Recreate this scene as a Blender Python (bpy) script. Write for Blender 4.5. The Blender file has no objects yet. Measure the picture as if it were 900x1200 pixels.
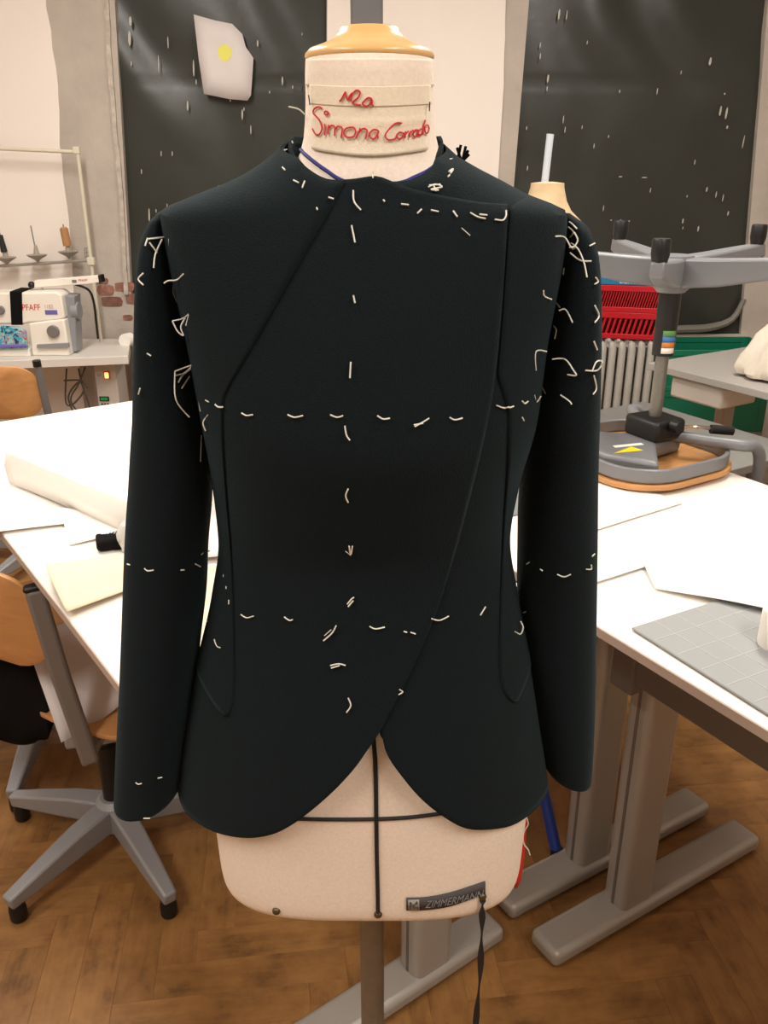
import bpy, bmesh, math, random
from mathutils import Vector, Matrix, noise
from mathutils.bvhtree import BVHTree
random.seed(7)
SC = bpy.context.scene
COL = SC.collection

# ------------------------------------------------------------------ camera, light, exposure
PITCH = math.radians(22.5); CP, SP = math.cos(PITCH), math.sin(PITCH); FPX = 1000.0; CAMZ = 1.65
cam = bpy.data.cameras.new('camera'); camo = bpy.data.objects.new('camera', cam); COL.objects.link(camo)
camo.location = (0, 0, CAMZ); camo.rotation_euler = (math.pi/2 - PITCH, 0, 0)
cam.sensor_fit = 'VERTICAL'; cam.sensor_height = 24.0; cam.lens = 24.0*FPX/1200.0
cam.clip_start = 0.02; SC.camera = camo
SC.view_settings.view_transform = 'Standard'; SC.view_settings.look = 'None'
SC.view_settings.gamma = 1.0; SC.view_settings.use_curve_mapping = False
SC.view_settings.exposure = 0.0
wd = bpy.data.worlds.new('world'); SC.world = wd; wd.use_nodes = True
wd.node_tree.nodes['Background'].inputs[0].default_value = (1, .93, .85, 1)
wd.node_tree.nodes['Background'].inputs[1].default_value = 0.05
LAMPS = [(-1.15, 2.35, 28), (1.0, 2.3, 26), (-1.2, -0.3, 21), (1.1, -0.3, 21)]
for lx, ly, e in LAMPS:
    l = bpy.data.lights.new('ceiling_lamp', 'AREA'); l.shape = 'RECTANGLE'; l.size = 0.28; l.size_y = 1.45
    l.energy = e*2.0; l.color = (1, .945, .87)
    o = bpy.data.objects.new('ceiling_lamp', l); o.location = (lx, ly, 2.985); COL.objects.link(o)

# ------------------------------------------------------------------ pixel helpers (900x1200 frame)
def ray(px, py):
    r = (px-450)/FPX; u = (600-py)/FPX
    return Vector((r, CP+u*SP, -SP+u*CP))
ORG = Vector((0, 0, CAMZ))
def atz(px, py, z):
    d = ray(px, py); return ORG + d*((z-CAMZ)/d.z)
def aty(px, py, y):
    d = ray(px, py); return ORG + d*(y/d.y)
R_ = math.radians
UX, UY = 0.857, 0.515
def W(u, v, z=0): return Vector((UX*u+UY*v, UY*u-UX*v, z))
TANG = math.atan2(UY, UX)

# ------------------------------------------------------------------ materials
def lin(c):
    c /= 255.0
    return c/12.92 if c <= .04045 else ((c+.055)/1.055)**2.4
def rgb(r, g, b): return (lin(r), lin(g), lin(b), 1)
MATS = {}
def mat(name, col, rough=.5, metal=0, noise_amt=0, noise_scale=40, bump=0, bump_scale=200, spec=.5, emit=None, estr=0, alpha=1, trans=0, rand=0, sheen=0, stretch=None):
    if name in MATS: return MATS[name]
    m = bpy.data.materials.new(name); m.use_nodes = True; nt = m.node_tree; b = nt.nodes['Principled BSDF']
    b.inputs['Base Color'].default_value = col; b.inputs['Roughness'].default_value = rough
    b.inputs['Metallic'].default_value = metal; b.inputs['Specular IOR Level'].default_value = spec
    if trans: b.inputs['Transmission Weight'].default_value = trans
    if sheen: b.inputs['Sheen Weight'].default_value = sheen; b.inputs['Sheen Roughness'].default_value = .5; b.inputs['Sheen Tint'].default_value = (.5, .8, .9, 1)
    if alpha < 1: b.inputs['Alpha'].default_value = alpha
    if emit: b.inputs['Emission Color'].default_value = emit; b.inputs['Emission Strength'].default_value = estr
    tc = nt.nodes.new('ShaderNodeTexCoord'); src = tc.outputs['Object']
    if stretch:
        mp = nt.nodes.new('ShaderNodeMapping'); mp.inputs['Scale'].default_value = stretch
        nt.links.new(src, mp.inputs['Vector']); src = mp.outputs['Vector']
    colsock = None
    if noise_amt:
        n = nt.nodes.new('ShaderNodeTexNoise'); n.inputs['Scale'].default_value = noise_scale; n.inputs['Detail'].default_value = 5
        nt.links.new(src, n.inputs['Vector'])
        mr = nt.nodes.new('ShaderNodeMapRange'); mr.inputs['From Min'].default_value = .3; mr.inputs['From Max'].default_value = .7
        mr.inputs['To Min'].default_value = 1-noise_amt; mr.inputs['To Max'].default_value = 1+noise_amt
        nt.links.new(n.outputs['Fac'], mr.inputs['Value'])
        mx = nt.nodes.new('ShaderNodeVectorMath'); mx.operation = 'SCALE'; mx.inputs[0].default_value = col[:3]
        nt.links.new(mr.outputs['Result'], mx.inputs['Scale']); colsock = mx.outputs['Vector']
    if rand:
        oi = nt.nodes.new('ShaderNodeObjectInfo'); mr = nt.nodes.new('ShaderNodeMapRange')
        mr.inputs['To Min'].default_value = 1-rand; mr.inputs['To Max'].default_value = 1+rand
        nt.links.new(oi.outputs['Random'], mr.inputs['Value'])
        mx = nt.nodes.new('ShaderNodeVectorMath'); mx.operation = 'SCALE'; mx.inputs[0].default_value = col[:3]
        if colsock: nt.links.new(colsock, mx.inputs[0])
        nt.links.new(mr.outputs['Result'], mx.inputs['Scale']); colsock = mx.outputs['Vector']
    if colsock: nt.links.new(colsock, b.inputs['Base Color'])
    if bump:
        n = nt.nodes.new('ShaderNodeTexNoise'); n.inputs['Scale'].default_value = bump_scale; n.inputs['Detail'].default_value = 4
        nt.links.new(src, n.inputs['Vector'])
        bp = nt.nodes.new('ShaderNodeBump'); bp.inputs['Strength'].default_value = bump; bp.inputs['Distance'].default_value = .01
        nt.links.new(n.outputs['Fac'], bp.inputs['Height']); nt.links.new(bp.outputs['Normal'], b.inputs['Normal'])
    MATS[name] = m; return m
wool = mat('dark_teal_wool', (.0058, .0090, .0106, 1), .95, noise_amt=.25, noise_scale=900, bump=.25, bump_scale=700, spec=.12, sheen=.06)
thread_m = mat('white_thread', rgb(225, 222, 210), .8)
canvas = mat('unbleached_canvas', rgb(240, 224, 208), .9, noise_amt=.05, noise_scale=350, bump=.08, bump_scale=900, spec=.2)
muslin = mat('muslin_strip', rgb(236, 222, 200), .9, noise_amt=.04, noise_scale=300, bump=.1, bump_scale=600, spec=.2)
wood_cap = mat('varnished_beech', rgb(222, 178, 118), .28, noise_amt=.10, noise_scale=8, stretch=(1, 1, 9))
black_tape = mat('black_tape', rgb(18, 17, 18), .7)
blue_tape = mat('blue_tape', rgb(38, 38, 120), .7)
red_ink = mat('red_ink', rgb(205, 38, 48), .6)
label_grey = mat('woven_grey_label', rgb(72, 66, 66), .8, noise_amt=.1, noise_scale=900)
label_light = mat('woven_label_light', rgb(150, 142, 132), .8)
steel = mat('dull_steel', rgb(128, 124, 118), .42, .7, noise_amt=.08, noise_scale=60)
galv = mat('grey_painted_pole', rgb(132, 136, 144), .4, .55)
brass = mat('aged_brass', rgb(96, 82, 62), .4, .8)
alu = mat('silver_lacquer', rgb(168, 162, 154), .38, .25, bump=.03, bump_scale=600)
greymet = mat('grey_powder_coat', rgb(150, 150, 153), .45, .12, bump=.03, bump_scale=500)
greymet_dim = mat('grey_powder_coat_dim', rgb(122, 123, 126), .42, .12)  # grey coat darkened in colour to offset the strong lamp above the upturned chair
tubegrey = mat('dark_grey_powder_coat', rgb(124, 120, 118), .45, .2)
beam_m = mat('charcoal_beam', rgb(108, 101, 96), .5, .2)
white_lam = mat('white_laminate', rgb(240, 234, 226), .45)
grey_lam = mat('light_grey_laminate', rgb(176, 172, 166), .5)
dgrey_lam = mat('grey_laminate', rgb(128, 128, 124), .5, noise_amt=.05, noise_scale=12)
paper_m = mat('white_paper', rgb(246, 242, 236), .8)
paper_pin = mat('greyish_paper', rgb(214, 206, 204), .8, noise_amt=.02, noise_scale=12)
cream_m = mat('cream_pattern_paper', rgb(228, 212, 182), .75, noise_amt=.03, noise_scale=10)
edge_m = mat('beige_edge_band', rgb(184, 166, 154), .5)
ply = mat('beech_plywood', rgb(196, 142, 88), .42, noise_amt=.10, noise_scale=7, stretch=(1, 8, 8))
plyedge = mat('plywood_edge', rgb(170, 118, 72), .55)
blk = mat('black_plastic', rgb(14, 14, 15), .45)
blkcloth = mat('black_cloth', rgb(20, 19, 20), .95, spec=.1)
plaster = mat('bare_grey_plaster', rgb(184, 174, 164), .9, noise_amt=.10, noise_scale=5, bump=.5, bump_scale=22, spec=.1)
paintw = mat('white_wall_paint', rgb(238, 228, 220), .8, noise_amt=.015, noise_scale=3, spec=.2)
ceil_m = mat('ceiling_white', rgb(232, 228, 220), .9)
sidew = mat('side_wall_paint', rgb(214, 204, 194), .9)
brick_m = mat('old_red_brick', rgb(140, 98, 84), .9, noise_amt=.3, noise_scale=24, bump=.5, bump_scale=60, rand=.2)
sheet_m = mat('black_window_sheet', rgb(50, 52, 47), .34, noise_amt=.12, noise_scale=3.5, bump=.12, bump_scale=9, spec=.4)
fleck_m = mat('white_flecks', rgb(184, 180, 170), .8)
wood_tr = mat('weathered_trim', rgb(186, 176, 164), .8, noise_amt=.2, noise_scale=26, bump=.4, bump_scale=50)
red_pl = mat('red_plastic', rgb(190, 22, 34), .4)
green_pl = mat('green_plastic', rgb(12, 112, 84), .45)
blue_box_m = mat('cyan_blue_card', rgb(28, 120, 160), .5)
dark_card = mat('dark_card', rgb(40, 52, 62), .6)
white_pl = mat('white_plastic', rgb(246, 242, 234), .4)
warm_white = mat('machine_white', rgb(240, 234, 222), .35)
mgrey = mat('machine_grey', rgb(140, 142, 146), .4)
rad_m = mat('radiator_enamel', rgb(172, 168, 160), .4)
cotton = mat('natural_cotton_bag', rgb(218, 208, 192), .95, noise_amt=.04, noise_scale=20, bump=.3, bump_scale=25)
mat_m = mat('grey_cutting_mat', rgb(150, 152, 152), .6)
dmat_m = mat('dark_grey_mat', rgb(120, 124, 122), .6)
line_m = mat('pale_grid_line', rgb(186, 188, 186), .6)
chrome = mat('chrome', rgb(210, 205, 198), .15, 1)
clear_pl = mat('clear_plastic', rgb(235, 235, 235), .15, trans=.85)
blue_tube = mat('blue_enamel', rgb(34, 66, 160), .4)
red_rib = mat('red_ribbon', rgb(214, 44, 36), .6)
txt_red = mat('red_lettering', rgb(204, 48, 52), .5)
txt_white = mat('white_lettering', rgb(230, 238, 240), .5)
txt_dark = mat('dark_lettering', rgb(70, 66, 66), .6)
violet = mat('violet_badge', rgb(108, 100, 176), .5)
lamp_or = mat('lit_orange_switch', rgb(255, 150, 80), .4, emit=(1, .42, .12, 1), estr=2.2)
led_gr = mat('green_display', rgb(20, 90, 40), .3, emit=(.05, .5, .15, 1), estr=.25)
brown_th = mat('tan_thread', rgb(176, 128, 84), .8, bump=.3, bump_scale=300)
tube_em = mat('lit_tube', rgb(255, 245, 225), .4, emit=(1, .91, .79, 1), estr=3)
yellow_st = mat('yellow_sticker', rgb(238, 214, 24), .5)
orange_st = mat('orange_sticker', rgb(206, 132, 62), .5)
green_st = mat('green_sticker', rgb(96, 150, 70), .5)
blue_st = mat('blue_sticker', rgb(60, 120, 190), .5)
yel_paint = mat('pale_yellow_paint', rgb(226, 222, 110), .9)

def plank_mat():
    m = bpy.data.materials.new('oak_parquet'); m.use_nodes = True; nt = m.node_tree; b = nt.nodes['Principled BSDF']
    tc = nt.nodes.new('ShaderNodeTexCoord'); oi = nt.nodes.new('ShaderNodeObjectInfo')
    ad = nt.nodes.new('ShaderNodeVectorMath'); ad.operation = 'ADD'
    sc_ = nt.nodes.new('ShaderNodeVectorMath'); sc_.operation = 'SCALE'; sc_.inputs['Scale'].default_value = 7
    cb = nt.nodes.new('ShaderNodeCombineXYZ')
    for i in range(3): nt.links.new(oi.outputs['Random'], cb.inputs[i])
    nt.links.new(cb.outputs[0], sc_.inputs[0]); nt.links.new(tc.outputs['Object'], ad.inputs[0]); nt.links.new(sc_.outputs[0], ad.inputs[1])
    mp = nt.nodes.new('ShaderNodeMapping'); mp.inputs['Scale'].default_value = (3, 20, 1); nt.links.new(ad.outputs[0], mp.inputs['Vector'])
    n1 = nt.nodes.new('ShaderNodeTexNoise'); n1.inputs['Scale'].default_value = 2.2; n1.inputs['Detail'].default_value = 8; n1.inputs['Roughness'].default_value = .62
    nt.links.new(mp.outputs[0], n1.inputs['Vector'])
    n2 = nt.nodes.new('ShaderNodeTexNoise'); n2.inputs['Scale'].default_value = 11; n2.inputs['Detail'].default_value = 9; n2.inputs['Roughness'].default_value = .65
    nt.links.new(ad.outputs[0], n2.inputs['Vector'])
    mm = nt.nodes.new('ShaderNodeMath'); mm.operation = 'MULTIPLY_ADD'; mm.inputs[1].default_value = .62
    nt.links.new(n2.outputs['Fac'], mm.inputs[0])
    m2 = nt.nodes.new('ShaderNodeMath'); m2.operation = 'MULTIPLY'; m2.inputs[1].default_value = .38
    nt.links.new(n1.outputs['Fac'], m2.inputs[0]); nt.links.new(m2.outputs[0], mm.inputs[2])
    cr = nt.nodes.new('ShaderNodeValToRGB'); e = cr.color_ramp.elements
    e[0].position = .28; e[0].color = rgb(86, 58, 34); e[1].position = .74; e[1].color = rgb(182, 134, 78)
    k = e.new(.44); k.color = rgb(142, 100, 56); k = e.new(.56); k.color = rgb(162, 116, 66)
    nt.links.new(mm.outputs[0], cr.inputs[0])
    mr = nt.nodes.new('ShaderNodeMapRange'); mr.inputs['To Min'].default_value = .80; mr.inputs['To Max'].default_value = .98
    nt.links.new(oi.outputs['Random'], mr.inputs['Value'])
    mx = nt.nodes.new('ShaderNodeVectorMath'); mx.operation = 'SCALE'
    nt.links.new(cr.outputs[0], mx.inputs[0]); nt.links.new(mr.outputs[0], mx.inputs['Scale'])
    nt.links.new(mx.outputs[0], b.inputs['Base Color'])
    b.inputs['Roughness'].default_value = .42; b.inputs['Specular IOR Level'].default_value = .4
    bp = nt.nodes.new('ShaderNodeBump'); bp.inputs['Strength'].default_value = .12; bp.inputs['Distance'].default_value = .01
    nt.links.new(n1.outputs['Fac'], bp.inputs['Height']); nt.links.new(bp.outputs['Normal'], b.inputs['Normal'])
    return m
oak = plank_mat()
def fabric_print():
    m = bpy.data.materials.new('colourful_print'); m.use_nodes = True; nt = m.node_tree; b = nt.nodes['Principled BSDF']
    tc = nt.nodes.new('ShaderNodeTexCoord'); w = nt.nodes.new('ShaderNodeTexNoise'); w.inputs['Scale'].default_value = 26; w.inputs['Distortion'].default_value = 1.5
    nt.links.new(tc.outputs['Object'], w.inputs['Vector']); cr = nt.nodes.new('ShaderNodeValToRGB'); cr.color_ramp.interpolation = 'CONSTANT'
    e = cr.color_ramp.elements; e[0].color = rgb(40, 60, 90); e[1].position = .40; e[1].color = rgb(70, 160, 190)
    for p, c in ((.52, (150, 200, 190)), (.58, (200, 70, 80)), (.63, (120, 150, 200)), (.68, (200, 200, 90))):
        k = e.new(p); k.color = rgb(*c)
    nt.links.new(w.outputs['Fac'], cr.inputs[0]); nt.links.new(cr.outputs[0], b.inputs['Base Color']); b.inputs['Roughness'].default_value = .8
    return m
print_m = fabric_print()

# ------------------------------------------------------------------ object helpers
def thing(name, label, cat, loc=(0, 0, 0), rotz=0, group=None):
    o = bpy.data.objects.new(name, None); o.empty_display_size = .05; COL.objects.link(o)
    o.location = loc; o.rotation_euler = (0, 0, rotz); tag(o, label, cat, group); return o
def tag(o, label=None, cat=None, group=None, kind=None):
    if label: o['label'] = label
    if cat: o['category'] = cat
    if group: o['group'] = group
    if kind: o['kind'] = kind
    return o
def structure(name, loc=(0, 0, 0)):
    o = bpy.data.objects.new(name, None); COL.objects.link(o); o.location = loc; o['kind'] = 'structure'; return o

def catmull(pts, n=6):
    P = [Vector(p) for p in pts]
    if len(P) < 3: return P
    out = []
    for i in range(len(P)-1):
        a = P[max(i-1, 0)]; b = P[i]; c = P[i+1]; d = P[min(i+2, len(P)-1)]
        for k in range(n):
            t = k/n
            out.append(.5*((2*b)+(c-a)*t+(2*a-5*b+4*c-d)*t*t+(3*b-a-3*c+d)*t**3))
    out.append(P[-1]); return out

class MB:
    def __init__(s): s.v = []; s.f = []
    def add(s, vs, fs):
        o = len(s.v); s.v += [Vector(v) for v in vs]; s.f += [[i+o for i in f] for f in fs]; return s
    def box(s, c, d, R=None):
        c = Vector(c); h = Vector(d)/2
        vs = [Vector((x*h.x, y*h.y, z*h.z)) for x in (-1, 1) for y in (-1, 1) for z in (-1, 1)]
        if R is not None: vs = [R @ v for v in vs]
        return s.add([c+v for v in vs], [(0, 1, 3, 2), (4, 6, 7, 5), (0, 4, 5, 1), (2, 3, 7, 6), (0, 2, 6, 4), (1, 5, 7, 3)])
    def prism(s, poly, z0, z1):
        n = len(poly); A = sum(poly[i][0]*poly[(i+1) % n][1]-poly[(i+1) % n][0]*poly[i][1] for i in range(n))
        if A < 0: poly = poly[::-1]
        vs = [(p[0], p[1], z0) for p in poly]+[(p[0], p[1], z1) for p in poly]
        fs = [list(range(n))[::-1], list(range(n, 2*n))]+[(i, (i+1) % n, n+(i+1) % n, n+i) for i in range(n)]
        return s.add(vs, fs)
    def xprism(s, poly, y0, y1):   # polygon in x,z extruded in y
        n = len(poly); A = sum(poly[i][0]*poly[(i+1) % n][1]-poly[(i+1) % n][0]*poly[i][1] for i in range(n))
        if A < 0: poly = poly[::-1]
        vs = [(p[0], y0, p[1]) for p in poly]+[(p[0], y1, p[1]) for p in poly]
        fs = [list(range(n)), list(range(n, 2*n))[::-1]]+[(i, n+i, n+(i+1) % n, (i+1) % n) for i in range(n)]
        return s.add(vs, fs)
    def tube(s, pts, r, seg=8, smooth=0, caps=True):
        if smooth: pts = catmull(pts, smooth)
        P = [Vector(p) for p in pts]; n = len(P)
        rs = r if isinstance(r, (list, tuple)) else [r]*n
        T = [(P[min(i+1, n-1)]-P[max(i-1, 0)]).normalized() for i in range(n)]
        N = T[0].orthogonal().normalized(); vs = []; fs = []
        for i in range(n):
            N = (N-T[i]*N.dot(T[i])); N = N.normalized() if N.length > 1e-6 else T[i].orthogonal().normalized()
            B = T[i].cross(N)
            for k in range(seg):
                a = 2*math.pi*k/seg; vs.append(P[i]+(N*math.cos(a)+B*math.sin(a))*rs[i])
        for i in range(n-1):
            for k in range(seg):
                fs.append((i*seg+k, i*seg+(k+1) % seg, (i+1)*seg+(k+1) % seg, (i+1)*seg+k))
        if caps: fs.append(list(range(seg))[::-1]); fs.append([(n-1)*seg+k for k in range(seg)])
        return s.add(vs, fs)
    def bar(s, pts, w, h, up=(0, 0, 1)):   # rectangular section sweep; w sideways, h along up
        P = [Vector(p) for p in pts]; n = len(P); up = Vector(up); vs = []; fs = []
        ws = w if isinstance(w, (list, tuple)) else [w]*n; hs = h if isinstance(h, (list, tuple)) else [h]*n
        for i in range(n):
            t = (P[min(i+1, n-1)]-P[max(i-1, 0)]).normalized(); sd = t.cross(up).normalized(); uu = sd.cross(t).normalized()
            for a, b in ((-1, -1), (1, -1), (1, 1), (-1, 1)): vs.append(P[i]+sd*(a*ws[i]/2)+uu*(b*hs[i]/2))
        for i in range(n-1):
            for k in range(4): fs.append((i*4+k, i*4+(k+1) % 4, i*4+4+(k+1) % 4, i*4+4+k))
        fs.append((3, 2, 1, 0)); fs.append([(n-1)*4+k for k in range(4)])
        return s.add(vs, fs)
    def lathe(s, prof, seg=24, c=(0, 0, 0), sx=1, sy=1):
        c = Vector(c); vs = []; fs = []; n = len(prof)
        for r, z in prof:
            for k in range(seg):
                a = 2*math.pi*k/seg; vs.append(c+Vector((r*sx*math.cos(a), r*sy*math.sin(a), z)))
        for i in range(n-1):
            for k in range(seg): fs.append((i*seg+k, i*seg+(k+1) % seg, (i+1)*seg+(k+1) % seg, (i+1)*seg+k))
        fs.append(list(range(seg))[::-1]); fs.append([(n-1)*seg+k for k in range(seg)])
        return s.add(vs, fs)
    def grid(s, rows, closed=False):
        m = len(rows[0]); vs = [p for r in rows for p in r]; fs = []
        for i in range(len(rows)-1):
            for k in range(m if closed else m-1): fs.append((i*m+k, i*m+(k+1) % m, (i+1)*m+(k+1) % m, (i+1)*m+k))
        return s.add(vs, fs)
    def blob(s, c, r, seg=16, rings=10, amp=0, freq=3, R=None):
        c = Vector(c); rows = []
        for i in range(rings+1):
            th = math.pi*min(max(i/rings, .02), .98); row = []
            for k in range(seg):
                a = 2*math.pi*k/seg; d = Vector((math.sin(th)*math.cos(a), math.sin(th)*math.sin(a), math.cos(th)))
                q = 1+amp*noise.noise(d*freq+c*5); p = Vector((d.x*r[0]*q, d.y*r[1]*q, d.z*r[2]*q))
                row.append(c+(R @ p if R is not None else p))
            rows.append(row)
        return s.grid(rows, True)
    def build(s, name, m, parent=None, bevel=0, smooth=True, solid=0, subsurf=0, label=None, seg=2, offset=-1, fix=True):
        me = bpy.data.meshes.new(name); me.from_pydata([tuple(v) for v in s.v], [], s.f); me.update()
        if fix:
            bm = bmesh.new(); bm.from_mesh(me); bmesh.ops.recalc_face_normals(bm, faces=bm.faces); bm.to_mesh(me); bm.free()
        me.materials.append(m)
        if smooth:
            me.polygons.foreach_set('use_smooth', [True]*len(me.polygons))
            try: me.set_sharp_from_angle(angle=math.radians(40))
            except Exception: pass
        o = bpy.data.objects.new(name, me); COL.objects.link(o)
        if parent: o.parent = parent
        if subsurf: md = o.modifiers.new('ss', 'SUBSURF'); md.levels = md.render_levels = subsurf
        if solid: md = o.modifiers.new('so', 'SOLIDIFY'); md.thickness = solid; md.offset = offset
        if bevel:
            md = o.modifiers.new('bv', 'BEVEL'); md.width = bevel; md.segments = seg; md.limit_method = 'ANGLE'; md.angle_limit = math.radians(50)
        if label: o['label'] = label
        return o
def box(name, m, parent, c, d, bevel=.002, R=None, label=None): return MB().box(c, d, R).build(name, m, parent, bevel, label=label)
def RZ(a): return Matrix.Rotation(a, 3, 'Z')

def text_mesh(txt, size, shear=0):
    cu = bpy.data.curves.new('txt', 'FONT'); cu.body = txt; cu.size = size; cu.shear = shear; cu.align_x = 'CENTER'; cu.align_y = 'CENTER'; cu.resolution_u = 3
    o = bpy.data.objects.new('txt', cu); COL.objects.link(o)
    dg = bpy.context.evaluated_depsgraph_get(); me = bpy.data.meshes.new_from_object(o.evaluated_get(dg))
    vs = [v.co.copy() for v in me.vertices]; fs = [list(p.vertices) for p in me.polygons]
    bpy.data.objects.remove(o); bpy.data.curves.remove(cu); bpy.data.meshes.remove(me); return vs, fs
def text_on(name, txt, size, m, parent, origin, ex, ey, shear=0, lift=.0008, sx=1):
    vs, fs = text_mesh(txt, size, shear); ex = Vector(ex).normalized(); ey = Vector(ey).normalized(); n = ex.cross(ey); o = Vector(origin)
    mb = MB(); mb.add([o+ex*v.x*sx+ey*v.y+n*lift for v in vs], fs); return mb.build(name, m, parent, smooth=False, fix=False)

# ------------------------------------------------------------------ room shell
YW = 4.4
def wp(px, py, y=YW): p = aty(px, py, y); return (p.x, p.z)
floor = MB().box((0.2, 0.9, -.051), (6.4, 7.6, .1)).build('floor', oak, None, smooth=False)
floor['kind'] = 'structure'
# herringbone planks
uw, k, rot = .083, 5, math.radians(7)
seen = set(); plist = []
for ix in range(-40, 40):
    for iy in range(-40, 60):
        t = (ix-iy) % (2*k)
        if t < k: key = (0, ix-t, iy); cx, cy = (ix-t+k/2)*uw, (iy+.5)*uw
        else: y0 = iy-(2*k-1-t); key = (1, ix, y0); cx, cy = (ix+.5)*uw, (y0+k/2)*uw
        if key in seen: continue
        seen.add(key)
        p = RZ(rot) @ Vector((cx, cy, 0)); plist.append((p, key[0]))
def visible(p):
    d = p-ORG; dep = d.y*CP-d.z*SP
    if dep <= .1 or p.y > 2.75: return False
    x = 450+FPX*d.x/dep; y = 600-FPX*(d.y*SP+d.z*CP)/dep
    return -120 < x < 1020 and y < 1330
vis = [q for q in plist if visible(q[0])]; vis.sort(key=lambda q: (q[0]-ORG).length)
plank_me = None
for p, vert in vis[:298]:
    if plank_me is None:
        o = box('plank', oak, floor, (0, 0, -.003), (k*uw-.0003, uw-.0003, .006), bevel=.00025); plank_me = o.data
    else:
        o = bpy.data.objects.new('plank', plank_me); COL.objects.link(o); o.parent = floor
        md = o.modifiers.new('bv', 'BEVEL'); md.width = .00025; md.segments = 1; md.limit_method = 'ANGLE'
    o.location = (p.x, p.y, random.uniform(-.0002, .0001)); o.rotation_euler = (0, 0, rot+(math.pi/2 if vert else 0))

# rear wall with two windows
Lw = [wp(131, -60), wp(154, 348), wp(381, 352), wp(383, -60)]          # left window outline
Rw = [wp(625, -60), wp(588, 392), wp(868, 392), wp(905, -60)]
TOP, XL, XR = 3.05, -3.0, 3.4
wall = MB()
wall.xprism([(XL, -.1), (XL, TOP), (Lw[0][0], TOP), Lw[0], Lw[1], (Lw[1][0], -.1)], YW, YW+.3)
wall.xprism([(Lw[1][0], -.1), Lw[1], Lw[2], (Lw[2][0], -.1)], YW, YW+.3)
wall.xprism([(Lw[2][0], -.1), Lw[2], Lw[3], (Lw[3][0], TOP), (Rw[0][0], TOP), Rw[0], Rw[1], (Rw[1][0], -.1)], YW, YW+.3)
wall.xprism([(Rw[1][0], -.1), Rw[1], Rw[2], (Rw[2][0], -.1)], YW, YW+.3)
wall.xprism([(Rw[2][0], -.1), Rw[2], Rw[3], (Rw[3][0], TOP), (XR, TOP), (XR, -.1)], YW, YW+.3)
wall.xprism([Lw[0], (Lw[0][0], TOP), (Lw[3][0], TOP), Lw[3]], YW, YW+.3)
wall.xprism([Rw[0], (Rw[0][0], TOP), (Rw[3][0], TOP), Rw[3]], YW, YW+.3)
wb = wall.build('wall_back', plaster, None, smooth=False); wb['kind'] = 'structure'
def jag(poly, amp=.012, step=.06):
    out = []
    for i in range(len(poly)-1):
        a, b = Vector(poly[i]), Vector(poly[i+1]); n = max(1, int((b-a).length/step))
        for q in range(n):
            p = a.lerp(b, q/n); out.append((p.x+amp*noise.noise(Vector((p.x*9, p.y*9, 3.1))), p.y+amp*noise.noise(Vector((p.x*9, 7, p.y*9)))))
    out.append(poly[-1]); return out
# white paint skins, thick old coats with broken edges
edge = jag([wp(54, -60), wp(56, 10), wp(66, 80), wp(72, 170), wp(81, 260), wp(84, 300), wp(92, 420)])
mb = MB(); mb.xprism([(XL+.01, .0), (XL+.01, TOP-.02), (edge[0][0], TOP-.02)]+edge+[(edge[-1][0], .0)], YW-.008, YW)
mb.build('paint_coat', paintw, wb, smooth=False)
edge2 = jag([wp(594, -60), wp(590, 100), wp(584, 200), wp(578, 300), wp(574, 420)], .004)
mb = MB(); mb.xprism([(Lw[2][0]+.004, .0), (Lw[2][0]+.004, Lw[2][1]), (Lw[3][0]+.004, Lw[3][1]), (Lw[3][0]+.004, TOP-.02), (edge2[0][0], TOP-.02)]+edge2+[(edge2[-1][0], .0)], YW-.008, YW)
mb.build('paint_coat', paintw, wb, smooth=False)
# chipped old trim along the window edges
for pts in ([wp(126, -60), wp(131, 60), wp(138, 150), wp(146, 250), wp(151, 345)],):
    r = jag(pts, .006, .04); l = [(p[0]-.02-.010*noise.noise(Vector((p[1]*14, 2, 5))), p[1]) for p in r]
    mb = MB(); mb.xprism([*r, *l[::-1]], YW-.014, YW); mb.build('window_edging', wood_tr, wb, smooth=False)
# exposed bricks below the left window
mb_d = MB()
for px, py, w, h in ((124, 340, .085, .05), (146, 336, .10, .045), (131, 353, .11, .05), (158, 350, .09, .05), (120, 329, .06, .03), (150, 372, .05, .025), (70, 285, .06, .03), (66, 274, .035, .02)):
    x, z = wp(px, py); c = 10; poly = [(x+w/2*math.copysign(abs(math.cos(a))**.5, math.cos(a))*(1+.22*noise.noise(Vector((px, a*2, 1)))), z+h/2*math.copysign(abs(math.sin(a))**.5, math.sin(a))*(1+.22*noise.noise(Vector((py, a*2, 4))))) for a in [2*math.pi*i/c for i in range(c)]]
    MB().xprism(poly, YW-.005, YW+.01).build('brick', brick_m, wb, smooth=False)
# windows covered by black sheets
def sheet(name, quad, y, seed):
    win = structure(name)
    a, b, c, d = [Vector(q) for q in quad]; rows = []   # a top-left b bottom-left c bottom-right d top-right
    nx, nz = 44, 60
    for j in range(nz+1):
        t = j/nz; l = a.lerp(b, t); r = d.lerp(c, t); row = []
        for i in range(nx+1):
            s = i/nx; p = l.lerp(r, s)
            q = .014*noise.noise(Vector((p.x*3.2+seed+p.y*1.2, p.y*.9, seed)))+.018*math.sin(17*(p.x*.8+p.y*.42)+3*noise.noise(Vector((p.x*2, p.y*2, seed))))*max(0, noise.noise(Vector((p.x*1.6, p.y*1.6, seed+9)))+.25)
            q += .004*math.exp(-((p.y-1.97)/.012)**2)
            row.append(Vector((p.x, y+q, p.y)))
        rows.append(row)
    mb = MB(); mb.grid(rows); mb.build('blackout_sheet', sheet_m, win, solid=.003)
    return win
ext = lambda q, e: [(q[0][0]-e, q[0][1]), (q[1][0]-e, q[1][1]-e), (q[2][0]+e, q[2][1]-e), (q[3][0]+e, q[3][1])]
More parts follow.
